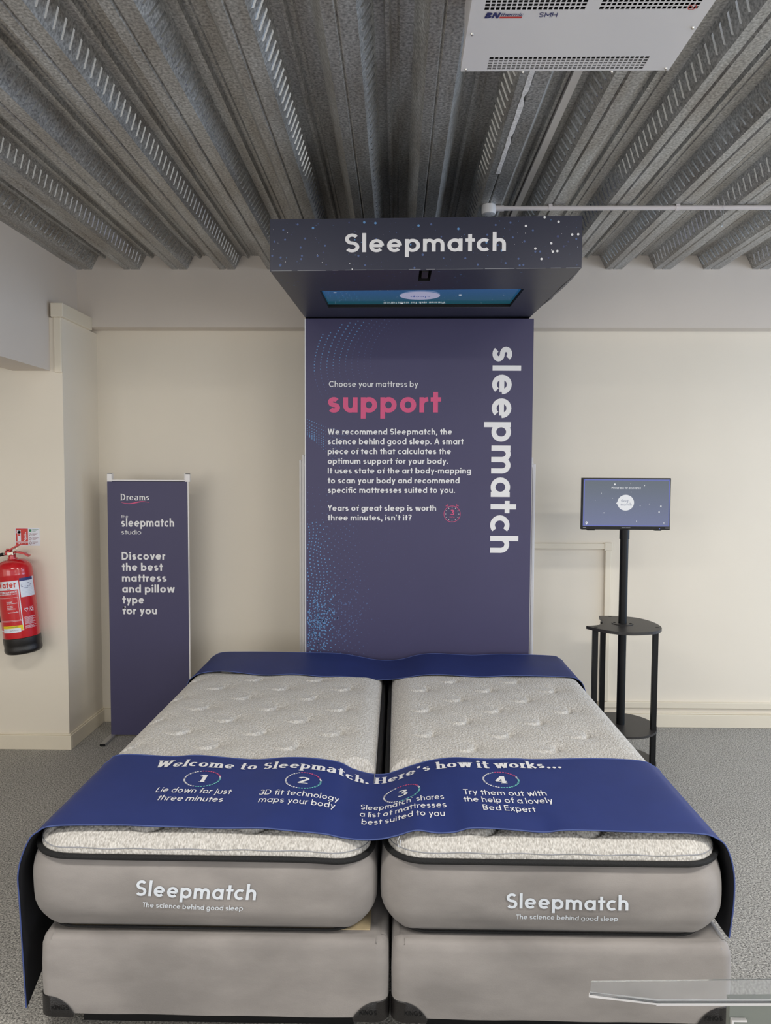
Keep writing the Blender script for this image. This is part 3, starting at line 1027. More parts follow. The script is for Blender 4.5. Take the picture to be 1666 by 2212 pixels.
text(mb, 'Sleepmatch', M['white'], planar((-0.2159, CF - 0.0015, 2.5105), (1, 0, 0.0077), (0, 0, 1)), 0.6467, 0.0731, 0.168)
mb.build('canopy_lettering', can)

# panel lettering
mb = MB()
TY = PY - 0.0012
for s, x, z, wdt, cap, dz, w, m in [
        ('Choose your mattress by', -0.3858, 2.1062, 0.4980, 0.0316, 0.0012, 0.14, 'white'),
        ('support', -0.3922, 1.9635, 0.6269, 0.1224, 0.0018, 0.195, 'pink'),
        ('We recommend Sleepmatch, the', -0.3922, 1.8404, 0.6983, 0.0324, 0.0024, 0.175, 'white'),
        ('science behind good sleep. A smart', -0.3922, 1.7856, 0.7619, 0.0324, 0.0028, 0.175, 'white'),
        ('piece of tech that calculates the', -0.3922, 1.7306, 0.6929, 0.0325, 0.0027, 0.175, 'white'),
        ('optimum support for your body.', -0.3922, 1.6756, 0.6769, 0.0325, 0.0028, 0.175, 'white'),
        ('It uses state of the art body-mapping', -0.3921, 1.6215, 0.8066, 0.0326, 0.0035, 0.175, 'white'),
        ('to scan your body and recommend', -0.3921, 1.5663, 0.7421, 0.0326, 0.0034, 0.175, 'white'),
        ('specific mattresses suited to you.', -0.3921, 1.5120, 0.7178, 0.0326, 0.0034, 0.175, 'white'),
        ('Years of great sleep is worth', -0.3921, 1.4105, 0.6122, 0.0327, 0.0032, 0.175, 'white'),
        ("three minutes, isn't it?", -0.3921, 1.3560, 0.4736, 0.0328, 0.0026, 0.175, 'white')]:
    text(mb, s, M[m], planar((x, TY, z), (1, 0, dz / wdt), (0, 0, 1)), wdt, cap, w)
    if s.endswith(('mattress by', 'support', 'to you.', "isn't it?")):
        mb.build('panel_lettering', t)
        mb = MB()
text(mb, 'sleepmatch', M['white'], planar((0.5283, TY, 2.3317), (-0.002, 0, -1), (1, 0, -0.002)), 1.1537, 0.154, 0.175)
mb.build('upright_lettering', t)
mb = MB()
# stopwatch icon
cxk, czk = 0.3104, 1.3966
PK = planar((cxk, TY, czk), (1, 0, 0), (0, 0, 1))
v, f = ribbon(arc(0, 0, 0.046, 0.045, 0, 360, 36), lambda q: 0.0014, 0.02)
mb.add([PK(a, b) for a, b in v], f, M['pink'])
for k in range(12):
    a = k * pi / 6
    v, f = ribbon([(0.033 * cos(a), 0.033 * sin(a)), (0.041 * cos(a), 0.041 * sin(a))], lambda q: 0.001, 0.02)
    mb.add([PK(p[0], p[1]) for p in v], f, M['white'])
for sg in (-1, 1):
    v, f = ribbon([(sg * 0.022, 0.040), (sg * 0.029, 0.050)], lambda q: 0.0014, 0.02)
    mb.add([PK(p[0], p[1]) for p in v], f, M['pink'])
    v, f = ribbon([(sg * 0.022, 0.054), (sg * 0.036, 0.044)], lambda q: 0.0016, 0.02)
    mb.add([PK(p[0], p[1]) for p in v], f, M['pink'])
text(mb, '3', M['pink'], planar((cxk - 0.010, TY, czk - 0.006), (1, 0, 0), (0, 0, 1)), 0.021, 0.030, 0.17)
text(mb, 'mins', M['pink'], planar((cxk - 0.014, TY, czk - 0.021), (1, 0, 0), (0, 0, 1)), 0.028, 0.010, 0.14)
mb.build('stopwatch_icon', t)

# dotted wave print on the panel
mb = MB()


def pd(x, z, r, c):
    if PX0 + 0.004 < x < PX1 - 0.01 and 0.5 < z < 2.48:
        disc(mb, (x, PY - 0.0006, z), r, (1, 0, 0), (0, 0, 1), M['dot%d' % c], 6)


rd = random.Random(21)
for k in range(13):           # upper fan of curved dot rows
    x0 = PX0 + 0.012 + 0.033 * k
    for j in range(26):
        tt = j / 25
        z = 2.43 + 0.03 * k - 0.42 * tt - 0.02 * k
        x = x0 + 0.10 * (1 - tt) ** 2.2 * (1 + 0.12 * k) + 0.11 * tt ** 3
        if j < 2 and k < 2:
            continue
        c = 2 if k < 6 and tt < 0.6 else (1 if k < 10 and tt < 0.85 else 0)
        pd(x, z, 0.0043 - 0.0019 * tt - 0.00012 * k, c)
for k in range(9):            # second fan, starting at the left under 'support'
    for j in range(34):
        tt = j / 33
        x = PX0 + 0.008 + 0.43 * tt
        z = 1.925 - 0.10 * tt - k * (0.011 + 0.045 * tt) - 0.02 * sin(tt * 5 + k * 0.4)
        pd(x, z, 0.0030 - 0.0018 * tt, 2 if tt < 0.22 else (1 if tt < 0.55 else 0))
for k in range(16):           # columns falling behind the paragraph
    for j in range(18):
        x = PX0 + 0.02 + 0.03 * k + 0.012 * sin(j * 0.5 + k)
        z = 1.80 - 0.036 * j - 0.004 * k
        if k < 6 and z < 1.55:
            pd(x, z, 0.0024, 1 if k < 4 else 0)
        elif k >= 6:
            pd(x, z, 0.0018, 0)
for k in range(30):           # lower field
    for j in range(42):
        x = PX0 + 0.010 + 0.0205 * k + 0.010 * sin(j * 0.42 + k * 0.3) + rd.uniform(-0.003, 0.003)
        z = 1.335 - 0.0185 * j * (1 + 0.002 * k) + 0.012 * sin(k * 0.5 + j * 0.2)
        fade = x - PX0 + max(0, z - 1.1) * 0.25
        if fade > 0.12 and (j + k) % 2:
            continue
        if fade > 0.36 and (j + k) % 4:
            continue
        pd(x, z, 0.0042 - 0.0048 * min(0.5, fade), 2 if fade < 0.17 else (1 if fade < 0.33 else 0))
for k in range(260):          # dense splash near the bottom left
    x = PX0 + 0.01 + abs(rd.gauss(0, 0.13))
    z = 0.80 + rd.gauss(0, 0.09) + (x - PX0) * 0.5 - 0.06
    pd(x, z, rd.uniform(0.002, 0.0055), 2 if x < PX0 + 0.16 else 1)
mb.build('dot_print', t)
mb = MB(); mb.box(PX0 - 0.006, PX0, PY + 0.002, 4.26, 0.0, 2.484, M['label']); mb.build('panel_edge', t)

# the two white framed boards leaning behind the display
for nm, x0, x1, zt, yb, lab in (('framed_board', -0.600, 0.842, 1.705, 4.36, 'white framed board behind the navy display panel, showing as a strip at both sides'),
                                ('framed_board', -0.575, 0.828, 1.735, 4.30, 'slightly taller white framed board directly behind the navy display panel, nearer one of two')):
    t = thing(nm, lab, 'board', (0.1, yb, 0), 'white framed boards')
    mb = MB(); mb.box(x0 + 0.012, x1 - 0.012, yb + 0.005, yb + 0.018, 0.0, zt - 0.012, M['white_plastic']); mb.build('board', t)
    mb = MB()
    if x0 < -0.59:
        zt2 = zt - 0.022
    else:
        zt2 = zt - 0.052
    mb.box(x0, x0 + 0.014, yb, yb + 0.024, 0.0, zt, M['white_plastic']); mb.box(x1 - 0.014, x1, yb, yb + 0.024, 0.0, zt2, M['white_plastic'])
    mb.box(x0 + 0.014, x1 - 0.014, yb, yb + 0.024, zt2 - 0.02, zt2 - 0.002, M['white_plastic'])
    mb.build('frame', t, bevel=0.002)

# ------------------------------------------------------------------ roll banner at the left
t = thing('banner_stand', 'slim navy banner on white posts standing by the left wall corner', 'banner', (-1.51, 4.29, 0))
BX0, BX1, BY = -1.748, -1.262, 4.27
tl = -0.0
mb = MB()
mb.box(BX0, BX1, BY, BY + 0.012, 0.016, 1.572, M['navy']); mb.build('banner_print', t)
for x in (BX0 + 0.004, BX1 - 0.024):
    mb = MB(); mb.box(x, x + 0.022, BY + 0.0125, BY + 0.035, 0.018, 1.618, M['white_plastic']); mb.build('post', t, bevel=0.002)
for x in (BX0 + 0.001, BX1 - 0.012):
    mb = MB(); mb.box(x, x + 0.028, BY - 0.004, BY + 0.012, 1.568, 1.614, M['white_plastic']); mb.box(x + 0.001, x + 0.027, BY - 0.003, BY + 0.011, 1.614, 1.617, M['black']); mb.build('end_cap', t, bevel=0.001)
mb = MB(); mb.box(BX0 + 0.029, BX1 - 0.012, BY - 0.002, BY + 0.012, 1.572, 1.579, M['white_plastic']); mb.box(BX0 + 0.029, BX1 - 0.02, BY - 0.001, BY + 0.011, 1.568, 1.572, M['black']); mb.build('top_rail', t)
mb = MB(); mb.box(BX1 + 0.0005, BX1 + 0.006, BY + 0.0, BY + 0.012, 0.02, 1.568, M['white_plastic']); mb.build('side_profile', t)
for x in (BX0 - 0.008, BX1 - 0.026):
    mb = MB(); mb.box(x, x + 0.034, 4.12, 4.42, 0.0, 0.0155, M['alu']); ft = mb.build('foot', t, bevel=0.003)
    mb = MB(); mb.box(x + 0.001, x + 0.033, 4.116, 4.1205, 0.0005, 0.015, M['black']); mb.build('end_plug', ft)
mb = MB()
TB = BY - 0.0012
for s, x, z, wdt, cap, dz, w in [
        ('the', -1.6650, 1.3480, 0.0422, 0.0190, 0.0002, 0.10),
        ('sleepmatch', -1.6660, 1.2954, 0.3212, 0.0501, 0.0018, 0.18),
        ('studio', -1.6660, 1.2486, 0.1207, 0.0286, 0.0007, 0.10),
        ('Discover', -1.6660, 1.0951, 0.2640, 0.0467, 0.0017, 0.19),
        ('the best', -1.6660, 1.0280, 0.2473, 0.0468, 0.0016, 0.19),
        ('mattress', -1.6660, 0.9610, 0.2709, 0.0469, 0.0019, 0.19),
        ('and pillow', -1.6660, 0.8945, 0.3183, 0.0470, 0.0023, 0.19),
        ('type', -1.6660, 0.8277, 0.1329, 0.0470, 0.0010, 0.19),
        ('for you', -1.6660, 0.7618, 0.2105, 0.0471, 0.0016, 0.19)]:
    text(mb, s, M['white'], planar((x, TB, z), (1, 0, dz / wdt), (0, 0, 1)), wdt, cap, w)
mb.build('lettering', t)
mb = MB()
text(mb, 'Dreams', M['white'], planar((-1.6660, TB, 1.4549), (1, 0, 0.004), (0, 0, 1)), 0.1723, 0.0388, 0.19, serif=True, gap=0.17)
sw = [(-1.664 + 0.17 * k / 20, 1.4445 - 0.008 * sin(k / 20 * 2 * pi * 0.9 + 0.2) - 0.006 * (k / 20)) for k in range(21)]
v, f = [], []
for k, (x, z) in enumerate(sw):
    hw = 0.0030 * sin(pi * min(1, max(0.02, k / 20))) + 0.0004
    v += [(x, TB, z + hw), (x, TB, z - hw)]
for k in range(20):
    f.append((2 * k, 2 * k + 1, 2 * k + 3, 2 * k + 2))
mb.add(v, f, M['pink'])
mb.build('logo', t)

# ------------------------------------------------------------------ safety sign and fire extinguisher
t = thing('safety_sign', 'small red and white fire extinguisher sign reading WATER on the cream wall', 'sign', (-2.14, 4.07, 1.25))
SX0, SX1, SZ0, SZ1, SY = -2.208, -2.066, 1.197, 1.300, 4.0735
mb = MB(); mb.box(SX0, SX1, SY, 4.0748, SZ0, SZ1, M['label']); mb.build('plate', t)
mb = MB()
sy = SY - 0.0006
R4 = lambda x0, x1, z0, z1, m, d=0: mb.quad([(x0, sy - d, z0), (x1, sy - d, z0), (x1, sy - d, z1), (x0, sy - d, z1)], m)
R4(SX0 + 0.004, SX0 + 0.075, SZ0 + 0.023, SZ1 - 0.004, M['red_ink'])
R4(SX0 + 0.004, SX0 + 0.075, SZ0 + 0.004, SZ0 + 0.019, M['red_ink'])
text(mb, 'WATER', M['label'], planar((SX0 + 0.018, sy - 0.0004, SZ0 + 0.007), (1, 0, 0), (0, 0, 1)), 0.043, 0.009, 0.2)
R4(SX0 + 0.014, SX0 + 0.034, SZ0 + 0.026, SZ0 + 0.078, M['label'], 0.0004)
R4(SX0 + 0.0185, SX0 + 0.0295, SZ0 + 0.078, SZ0 + 0.088, M['label'], 0.0004)
disc(mb, (SX0 + 0.024, sy - 0.0004, SZ0 + 0.078), 0.010, (1, 0, 0), (0, 0, 1), M['label'], 14, 0.008)
R4(SX0 + 0.010, SX0 + 0.034, SZ0 + 0.086, SZ0 + 0.090, M['label'], 0.0004)
v, f = ribbon([(SX0 + 0.020, SZ0 + 0.088), (SX0 + 0.012, SZ0 + 0.082), (SX0 + 0.010, SZ0 + 0.072)], lambda q: 0.0018, 0.02)
mb.add([(a, sy - 0.0004, b) for a, b in v], f, M['label'])
R4(SX0 + 0.018, SX0 + 0.030, SZ0 + 0.058, SZ0 + 0.066, M['red_ink'], 0.0007)
for k in range(5):
    zz = SZ0 + 0.030 + k * 0.009
    v, f = ribbon([(SX0 + 0.050, zz), (SX0 + 0.059, zz + 0.002), (SX0 + 0.067 - 0.001 * k, zz + 0.012)], lambda q: 0.0018, 0.02)
    mb.add([(a, sy - 0.0004, b) for a, b in v], f, M['label'])
for k, m in enumerate(('green_ink', 'dark_red_ink', 'dark_red_ink', 'dark_red_ink')):
    zz = SZ1 - 0.014 - k * 0.0245
    if k == 0:
        R4(SX0 + 0.081, SX0 + 0.096, zz - 0.008, zz + 0.007, M[m])
    else:
        v, f = ribbon(arc(SX0 + 0.0885, zz, 0.007, 0.007, 0, 360, 18), lambda q: 0.0009, 0.01)
        mb.add([(a, sy, b) for a, b in v], f, M[m])
        v, f = ribbon([(SX0 + 0.084, zz - 0.004), (SX0 + 0.093, zz + 0.004)], lambda q: 0.0007, 0.01)
        mb.add([(a, sy, b) for a, b in v], f, M[m])
    for j in range(3):
        ln = (0.036, 0.028, 0.020)[j] - 0.004 * (k % 2)
        R4(SX0 + 0.100, SX0 + 0.100 + ln, zz + 0.005 - j * 0.005, zz + 0.0066 - j * 0.005, M['dark_red_ink' if k else 'green_ink'])
mb.build('pictograms', t)

t = thing('fire_extinguisher', 'red water fire extinguisher hanging tilted on the cream wall at the left edge', 'fire extinguisher', (-2.113, 3.972, 0.60))
ER = 0.096
TM = Matrix.Translation((-2.113, 3.965, 0.605)) @ Matrix.Rotation(radians(-5.8), 4, 'Y')
prof_e = [(0.090, 0.085), (ER - 0.001, 0.088), (ER, 0.10), (ER, 0.44), (ER + 0.001, 0.445), (ER, 0.452), (ER - 0.001, 0.470)]
for k in range(1, 10):
    a = k / 9 * pi / 2
    prof_e.append(((ER - 0.001) * cos(a) ** 0.75 if k < 9 else 0.022, 0.470 + 0.062 * sin(a)))
prof_e[-1] = (0.024, 0.532)
mb = MB(); mb.lathe(prof_e, M['red'], 48, TM); mb.build('cylinder', t, smooth=True)
mb = MB(); mb.lathe([(0.084, 0.0), (0.092, 0.004), (ER + 0.002, 0.016), (ER + 0.002, 0.030), (ER + 0.0005, 0.034), (ER + 0.0005, 0.052), (ER + 0.002, 0.056), (ER + 0.002, 0.090), (ER - 0.001, 0.093)], M['black_plastic'], 48, TM); mb.build('base_boot', t, smooth=True)
mb = MB(); mb.lathe([(0.026, 0.528), (0.026, 0.536), (0.020, 0.538), (0.020, 0.552), (0.014, 0.556)], M['red'], 20, TM); mb.build('neck', t, smooth=True)
mb = MB(); mb.box(-0.022, 0.014, -0.014, 0.014, 0.550, 0.572, M['chrome'], TM); mb.build('valve', t, bevel=0.003)


def bar2(pts, wy, th, m, name):
    mb = MB()
    n = len(pts)
    vs = []
    for i, (x, z) in enumerate(pts):
        a = pts[max(0, i - 1)]; b = pts[min(n - 1, i + 1)]
        tx, tz = b[0] - a[0], b[1] - a[1]
        l = hypot(tx, tz); nx, nz = -tz / l, tx / l
        for sx, sy in ((-1, -1), (1, -1), (1, 1), (-1, 1)):
            vs.append(TM @ Vector((x + nx * th * sx, sy * wy, z + nz * th * sx)))
    fs = [(0, 1, 2, 3), tuple(4 * (n - 1) + k for k in (3, 2, 1, 0))]
    for i in range(n - 1):
        for k in range(4):
            fs.append((4 * i + k, 4 * i + (k + 1) % 4, 4 * i + 4 + (k + 1) % 4, 4 * i + 4 + k))
    mb.add(vs, fs, m)
    return mb.build(name, t, bevel=0.002)


bar2([(-0.032, 0.576), (-0.01, 0.583), (0.015, 0.592), (0.045, 0.606), (0.076, 0.609)], 0.012, 0.0045, M['red'], 'squeeze_lever')
bar2([(-0.026, 0.562), (0.0, 0.567), (0.035, 0.566), (0.07, 0.556), (0.096, 0.540)], 0.012, 0.0048, M['red'], 'carry_handle')
bar2([(-0.024, 0.556), (-0.019, 0.572), (-0.012, 0.586)], 0.012, 0.012, M['red'], 'handle_bracket')
mb = MB(); mb.tube([TM @ Vector((0.03 + 0.011 * cos(a * pi / 8), -0.016, 0.583 + 0.011 * sin(a * pi / 8))) for a in range(16)], 0.0012, M['chrome'], 6, closed=True); mb.build('safety_pin_ring', t, smooth=True)
mb = MB(); mb.tube([TM @ Vector(p) for p in ((0.028, -0.014, 0.575), (0.03, -0.018, 0.555), (0.024, -0.02, 0.540), (0.018, -0.018, 0.552), (0.016, -0.014, 0.570))], 0.0015, M['dark_red_ink'], 6); mb.build('seal_tag', t, smooth=True)
mb = MB(); mb.tube([TM @ Vector(p) for p in ((-0.02, 0, 0.562), (-0.048, -0.004, 0.562))], 0.008, M['chrome'], 12); mb.build('hose_ferrule', t, smooth=True)
mb = MB(); mb.tube([TM @ Vector(p) for p in ((-0.046, -0.004, 0.562), (-0.075, -0.008, 0.558), (-0.105, -0.012, 0.545), (-0.122, -0.012, 0.520), (-0.124, -0.01, 0.42), (-0.116, -0.01, 0.28), (-0.112, -0.01, 0.18))], 0.0095, M['black'], 12); mb.build('hose', t, smooth=True)
mb = MB(); mb.box(-0.03, 0.03, ER - 0.004, 0.104, 0.38, 0.50, M['black'], TM); mb.build('wall_bracket', t)
# labels wrapped round the cylinder; angle 0 faces the camera
base_a = atan2(-3.97, 2.11)


def cyl(phi_deg, z, d=0.0006):
    a = base_a + radians(phi_deg)
    return TM @ Vector(((ER + d) * cos(a), (ER + d) * sin(a), z))


def patch(mb, p0, p1, z0, z1, m, d=0.0006):
    n = max(2, int((p1 - p0) / 6))
    for i in range(n):
        a, b = p0 + (p1 - p0) * i / n, p0 + (p1 - p0) * (i + 1) / n
        mb.quad([cyl(a, z0, d), cyl(b, z0, d), cyl(b, z1, d), cyl(a, z1, d)], m)


def ctext(mb, s, m, p0, z, width, cap, w=0.16, d=0.0014):
    deg = 180 / pi / ER
    text(mb, s, m, lambda a, b: cyl(p0 + a * deg, z + b, d), width, cap, w)


mb = MB()
patch(mb, -100, 9, 0.135, 0.415, M['label'])
patch(mb, -98, 6, 0.140, 0.366, M['red'], 0.0010)
ctext(mb, 'Water', M['red_ink'], -62, 0.378, 0.104, 0.036, 0.2)
ctext(mb, 'PLUS', M['dark_red_ink'], -26, 0.369, 0.016, 0.005, 0.2)
ctext(mb, 'EXTINGUISHER', M['label'], -60, 0.349, 0.102, 0.010, 0.2)
ctext(mb, 'WATER SPRAY PLUS', M['label'], -60, 0.339, 0.102, 0.006, 0.2)
for k, (s, wd_) in enumerate((('Use upright', 0.03), ('Pull out safety pin', 0.055), ('Free hose', 0.03), ('Aim nozzle', 0.03), ('at base of fire', 0.045), ('Squeeze handles', 0.055))):
    ctext(mb, s, M['label'], -34, 0.297 - (0.0085 * k + (0.006 if k > 1 else 0) + (0.010 if k > 4 else 0)), wd_, 0.0055, 0.2)
for z in (0.322, 0.195, 0.190):
    patch(mb, -95, 2 if z > 0.3 else 6, z, z + 0.0012, M['label'], 0.0014)
patch(mb, 1.3, 2, 0.195, 0.322, M['label'], 0.0014)
mb.build('main_label', t)
mb = MB()
patch(mb, -60, 7, 0.140, 0.166, M['yellow_ink'], 0.0016)
patch(mb, -60, 0, 0.128, 0.152, M['label'], 0.0020)
ctext(mb, 'Fire Protection', M['grey_ink'], -34, 0.138, 0.045, 0.006, 0.14, 0.0025)
ctext(mb, 'Fire Protection Limited', M['green_ink'], -40, 0.157, 0.055, 0.005, 0.16, 0.0025)
mb.build('service_sticker', t)
mb = MB()
patch(mb, 12, 66, 0.318, 0.425, M['label'], 0.0010)
patch(mb, 12, 60, 0.408, 0.425, M['blue_ink'], 0.0014)
for i in range(10):
    patch(mb, 15, 63, 0.322 + i * 0.008, 0.3224 + i * 0.008, M['dot2'], 0.0014)
for i in range(16):
    p = random.uniform(15, 54)
    z = 0.366 + random.choice((0, 0.009, 0.018, 0.027))
    patch(mb, p, p + random.uniform(3, 7), z, z + 0.0022, M['blue_ink'], 0.0016)
mb.build('inspection_label', t)
mb = MB()
v, f = ribbon([(0.0, 0.014), (0.005, 0.020), (0.010, 0.014), (0.015, 0.020), (0.020, 0.014), (0.010, 0.0), (0.0, 0.014)], lambda q: 0.0012, 0.01)
deg = 180 / pi / ER
mb.add([cyl(17 + a * deg, 0.236 + b) for a, b in v], f, M['label'])
v, f = ribbon(arc(0.010, 0.010, 0.007, 0.007, 0, 360, 16), lambda q: 0.002, 0.01)
mb.add([cyl(36 + a * deg, 0.236 + b) for a, b in v], f, M['label'])
v, f = ribbon([(-0.002, -0.002), (0.022, -0.002), (0.022, 0.022), (-0.002, 0.022), (-0.002, -0.002)], lambda q: 0.0005, 0.01)
mb.add([cyl(36 + a * deg, 0.236 + b) for a, b in v], f, M['label'])
for i in range(14):
    z = 0.205 - i * 0.0045 - (0.004 if i > 9 else 0)
    patch(mb, 14, 14 + 34 + 6 * sin(i * 2.1), z, z + 0.0015, M['label'])
mb.build('approval_marks', t)

# ------------------------------------------------------------------ monitor on its pole stand with tray
t = thing('monitor_stand', 'black pole stand with a crescent tray, thin legs and lower shelves, right of the beds', 'stand', (1.25, 3.92, 0))
outline = [(1.18, 4.136), (1.248, 4.139), (1.332, 4.124), (1.395, 4.076), (1.432, 3.99), (1.440, 3.89), (1.422, 3.805), (1.369, 3.738), (1.278, 3.706), (1.198, 3.703), (1.128, 3.737), (1.066, 3.802), (1.031, 3.854), (1.082, 3.872), (1.125, 3.905), (1.160, 3.975), (1.168, 4.057)]


def smooth_closed(pts, keep, n=4):
    out = []
    N = len(pts)
    for i in range(N):
        p0, p1, p2, p3 = pts[i - 1], pts[i], pts[(i + 1) % N], pts[(i + 2) % N]
        if i in keep:
            p0 = p1
        if (i + 1) % N in keep:
            p3 = p2
        for k in range(n):
            u = k / n
            out.append(tuple(0.5 * (2 * p1[c] + (p2[c] - p0[c]) * u + (2 * p0[c] - 5 * p1[c] + 4 * p2[c] - p3[c]) * u * u + (3 * p1[c] - p0[c] - 3 * p2[c] + p3[c]) * u ** 3) for c in (0, 1)))
    return out


poly = smooth_closed(outline, {0, 12})[::-1]
poly = poly[::-1]
mb = MB(); mb.prism(poly, 0.784, 0.800, M['tray']); tr = mb.build('tray', t, bevel=0.0012)
for x, y in ((1.238, 4.118), (1.076, 3.826), (1.409, 3.833)):
    mb = MB(); mb.lathe([(0.010, 0.8003), (0.010, 0.8012), (0.005, 0.8014)], M['black'], 14, Matrix.Translation((x, y, 0))); mb.build('bolt_cap', tr)
mb = MB(); mb.lathe([(0.058, 0.8004), (0.058, 0.8030), (0.028, 0.8034)], M['tray'], 28, Matrix.Translation((1.25, 3.925, 0))); fl = mb.build('flange', t, smooth=True)
for sx in (-0.040, 0.040):
    mb = MB(); mb.lathe([(0.008, 0.8034), (0.006, 0.806)], M['black'], 10, Matrix.Translation((1.25 + sx, 3.925 - sx * 0.4, 0))); mb.build('bolt', fl)
mb = MB(); mb.tube([(1.25, 3.925, 0.03), (1.25, 3.925, 1.319)], 0.0225, M['black'], 24); mb.build('pole', t, smooth=True)
mb = MB(); mb.tube([(1.25, 3.925, 1.270), (1.25, 3.925, 1.3195)], 0.0265, M['black'], 24); mb.build('pole_collar', t, smooth=True)
for x, y in ((1.075, 3.832), (1.180, 4.05), (1.400, 3.836)):
    mb = MB(); mb.box(x - 0.014, x + 0.014, y - 0.012, y + 0.012, 0.0, 0.784, M['black']); mb.build('leg', t, bevel=0.002)
shelf = [(1.25 + 0.19 * cos(a * pi / 24), 3.92 + 0.20 * sin(a * pi / 24)) for a in range(48)]
for z in (0.225, 0.03):
    mb = MB(); mb.prism(shelf, z, z + 0.012, M['tray']); mb.build('shelf', t)

t = thing('monitor', 'small black flat monitor showing a starry screen on top of the pole stand', 'monitor', (1.26, 3.95, 1.315))
mb = MB(); mb.box(1.0165, 1.500, 3.932, 3.962, 1.320, 1.604, M['black']); mb.box(1.12, 1.40, 3.962, 3.985, 1.36, 1.56, M['black']); mb.build('casing', t, bevel=0.002)
mb = MB(); mb.box(1.05, 1.09, 3.935, 3.96, 1.315, 1.320, M['black']); mb.build('foot_pad', t)
mb = MB(); mb.box(1.42, 1.455, 3.935, 3.96, 1.315, 1.320, M['black']); mb.build('foot_pad', t)
mb = MB(); mb.quad([(1.022, 3.9312, 1.338), (1.496, 3.9312, 1.338), (1.496, 3.9312, 1.598), (1.022, 3.9312, 1.598)], M['mon'])
scr = mb.build('screen', t)
mb = MB()
my = 3.9304
MP = lambda x, z: planar((x, my, z), (1, 0, 0), (0, 0, 1))
disc(mb, (1.2545, my, 1.4685), 0.0455, (1, 0, 0), (0, 0, 1), M['lit_white'], 36, 0.0435)
mb.quad([(1.2155, my, 1.478), (1.2020, my, 1.4655), (1.2155, my, 1.452)], M['lit_white'])
text(mb, 'sleep', M['lit_ink'], planar((1.228, my - 0.0005, 1.4715), (1, 0, 0), (0, 0, 1)), 0.046, 0.016, 0.16, serif=True)
text(mb, 'match', M['lit_ink'], planar((1.228, my - 0.0005, 1.4525), (1, 0, 0), (0, 0, 1)), 0.058, 0.016, 0.16, serif=True)
mb.build('round_logo', scr)
mb = MB()
text(mb, 'Please ask for assistance', M['lit_white'], MP(1.176, 1.544), 0.160, 0.0125, 0.17)
mb.build('caption', scr)
mb = MB()
for x, z, r in ((1.193, 1.569, 0.005), (1.355, 1.563, 0.0028), (1.447, 1.450, 0.0042), (1.438, 1.418, 0.004), (1.120, 1.520, 0.0022), (1.137, 1.412, 0.0024), (1.225, 1.372, 0.0018), (1.316, 1.367, 0.0024), (1.334, 1.452, 0.0022), (1.383, 1.462, 0.002), (1.253, 1.402, 0.0016), (1.279, 1.573, 0.0012), (1.285, 1.527, 0.0012), (1.088, 1.480, 0.0012), (1.183, 1.492, 0.0012)):
    disc(mb, (x, my, z), r, (1, 0, 0), (0, 0, 1), M['lit_white'], 10)
mb.build('star_pixels', scr)
mb = MB()
X0, X1, Z0, Z1 = 1.0245, 1.4935, 1.3405, 1.5955
for a, b, c, d in ((X0, X1, Z1 - 0.0045, Z1), (X0, X1, Z0, Z0 + 0.004), (X0, X0 + 0.005, Z0, Z1), (X1 - 0.0035, X1, Z0, Z1)):
    mb.quad([(a, my + 0.0003, c), (b, my + 0.0003, c), (b, my + 0.0003, d), (a, my + 0.0003, d)], M['lit_blue'])
mb.build('lit_border', scr)
mb = MB()
disc(mb, (1.0425, my, 1.3575), 0.006, (1, 0, 0), (0, 0, 1), M['lit_white'], 12, 0.007)
mb.quad([(1.0375, my, 1.3545), (1.0475, my, 1.3545), (1.0425, my, 1.3455)], M['lit_white'])
disc(mb, (1.0425, my - 0.0003, 1.358), 0.002, (1, 0, 0), (0, 0, 1), M['lit_blue'], 8)
v, f = ribbon([(1.462, 1.353), (1.470, 1.353), (1.470, 1.361), (1.462, 1.361), (1.462, 1.353)], lambda q: 0.0009, 0.01)
mb.add([(a, my, b) for a, b in v], f, M['lit_white'])
mb.build('corner_icons', scr)
mb = MB()
for s_, x, wd_, m_ in (('sounds', 1.235, 0.022, 'grey_ink'), ('good', 1.259, 0.02, 'grey_ink')):
    pass
for x, wd_ in ((1.235, 0.022), (1.259, 0.024), (1.024, 0.016), (1.474, 0.022)):
    mb.quad([(x, 3.9312, 1.3285), (x + wd_, 3.9312, 1.3285), (x + wd_, 3.9312, 1.3325), (x, 3.9312, 1.3325)], M['grey_ink'])
mb.build('bezel_marks', t)
mb = MB(); disc(mb, (1.443, 3.9310, 1.327), 0.003, (1, 0, 0), (0, 0, 1), M['lit_blue'], 10); mb.build('power_light', t)


# ------------------------------------------------------------------ beds
def rrect(x0, x1, y0, y1, r, n=8):
    out = []
    for cx, cy, a0 in ((x1 - r, y0 + r, -90), (x1 - r, y1 - r, 0), (x0 + r, y1 - r, 90), (x0 + r, y0 + r, 180)):
        for k in range(n + 1):
            a = radians(a0 + 90 * k / n)
            out.append((cx + r * cos(a), cy + r * sin(a)))
    return out


def densify(loop, step=0.04):
    out = []
    N = len(loop)
    for i in range(N):
        a, b = loop[i], loop[(i + 1) % N]
        d = hypot(b[0] - a[0], b[1] - a[1])
        n = max(1, int(d / step))
        for k in range(n):
            out.append((a[0] + (b[0] - a[0]) * k / n, a[1] + (b[1] - a[1]) * k / n))
    return out


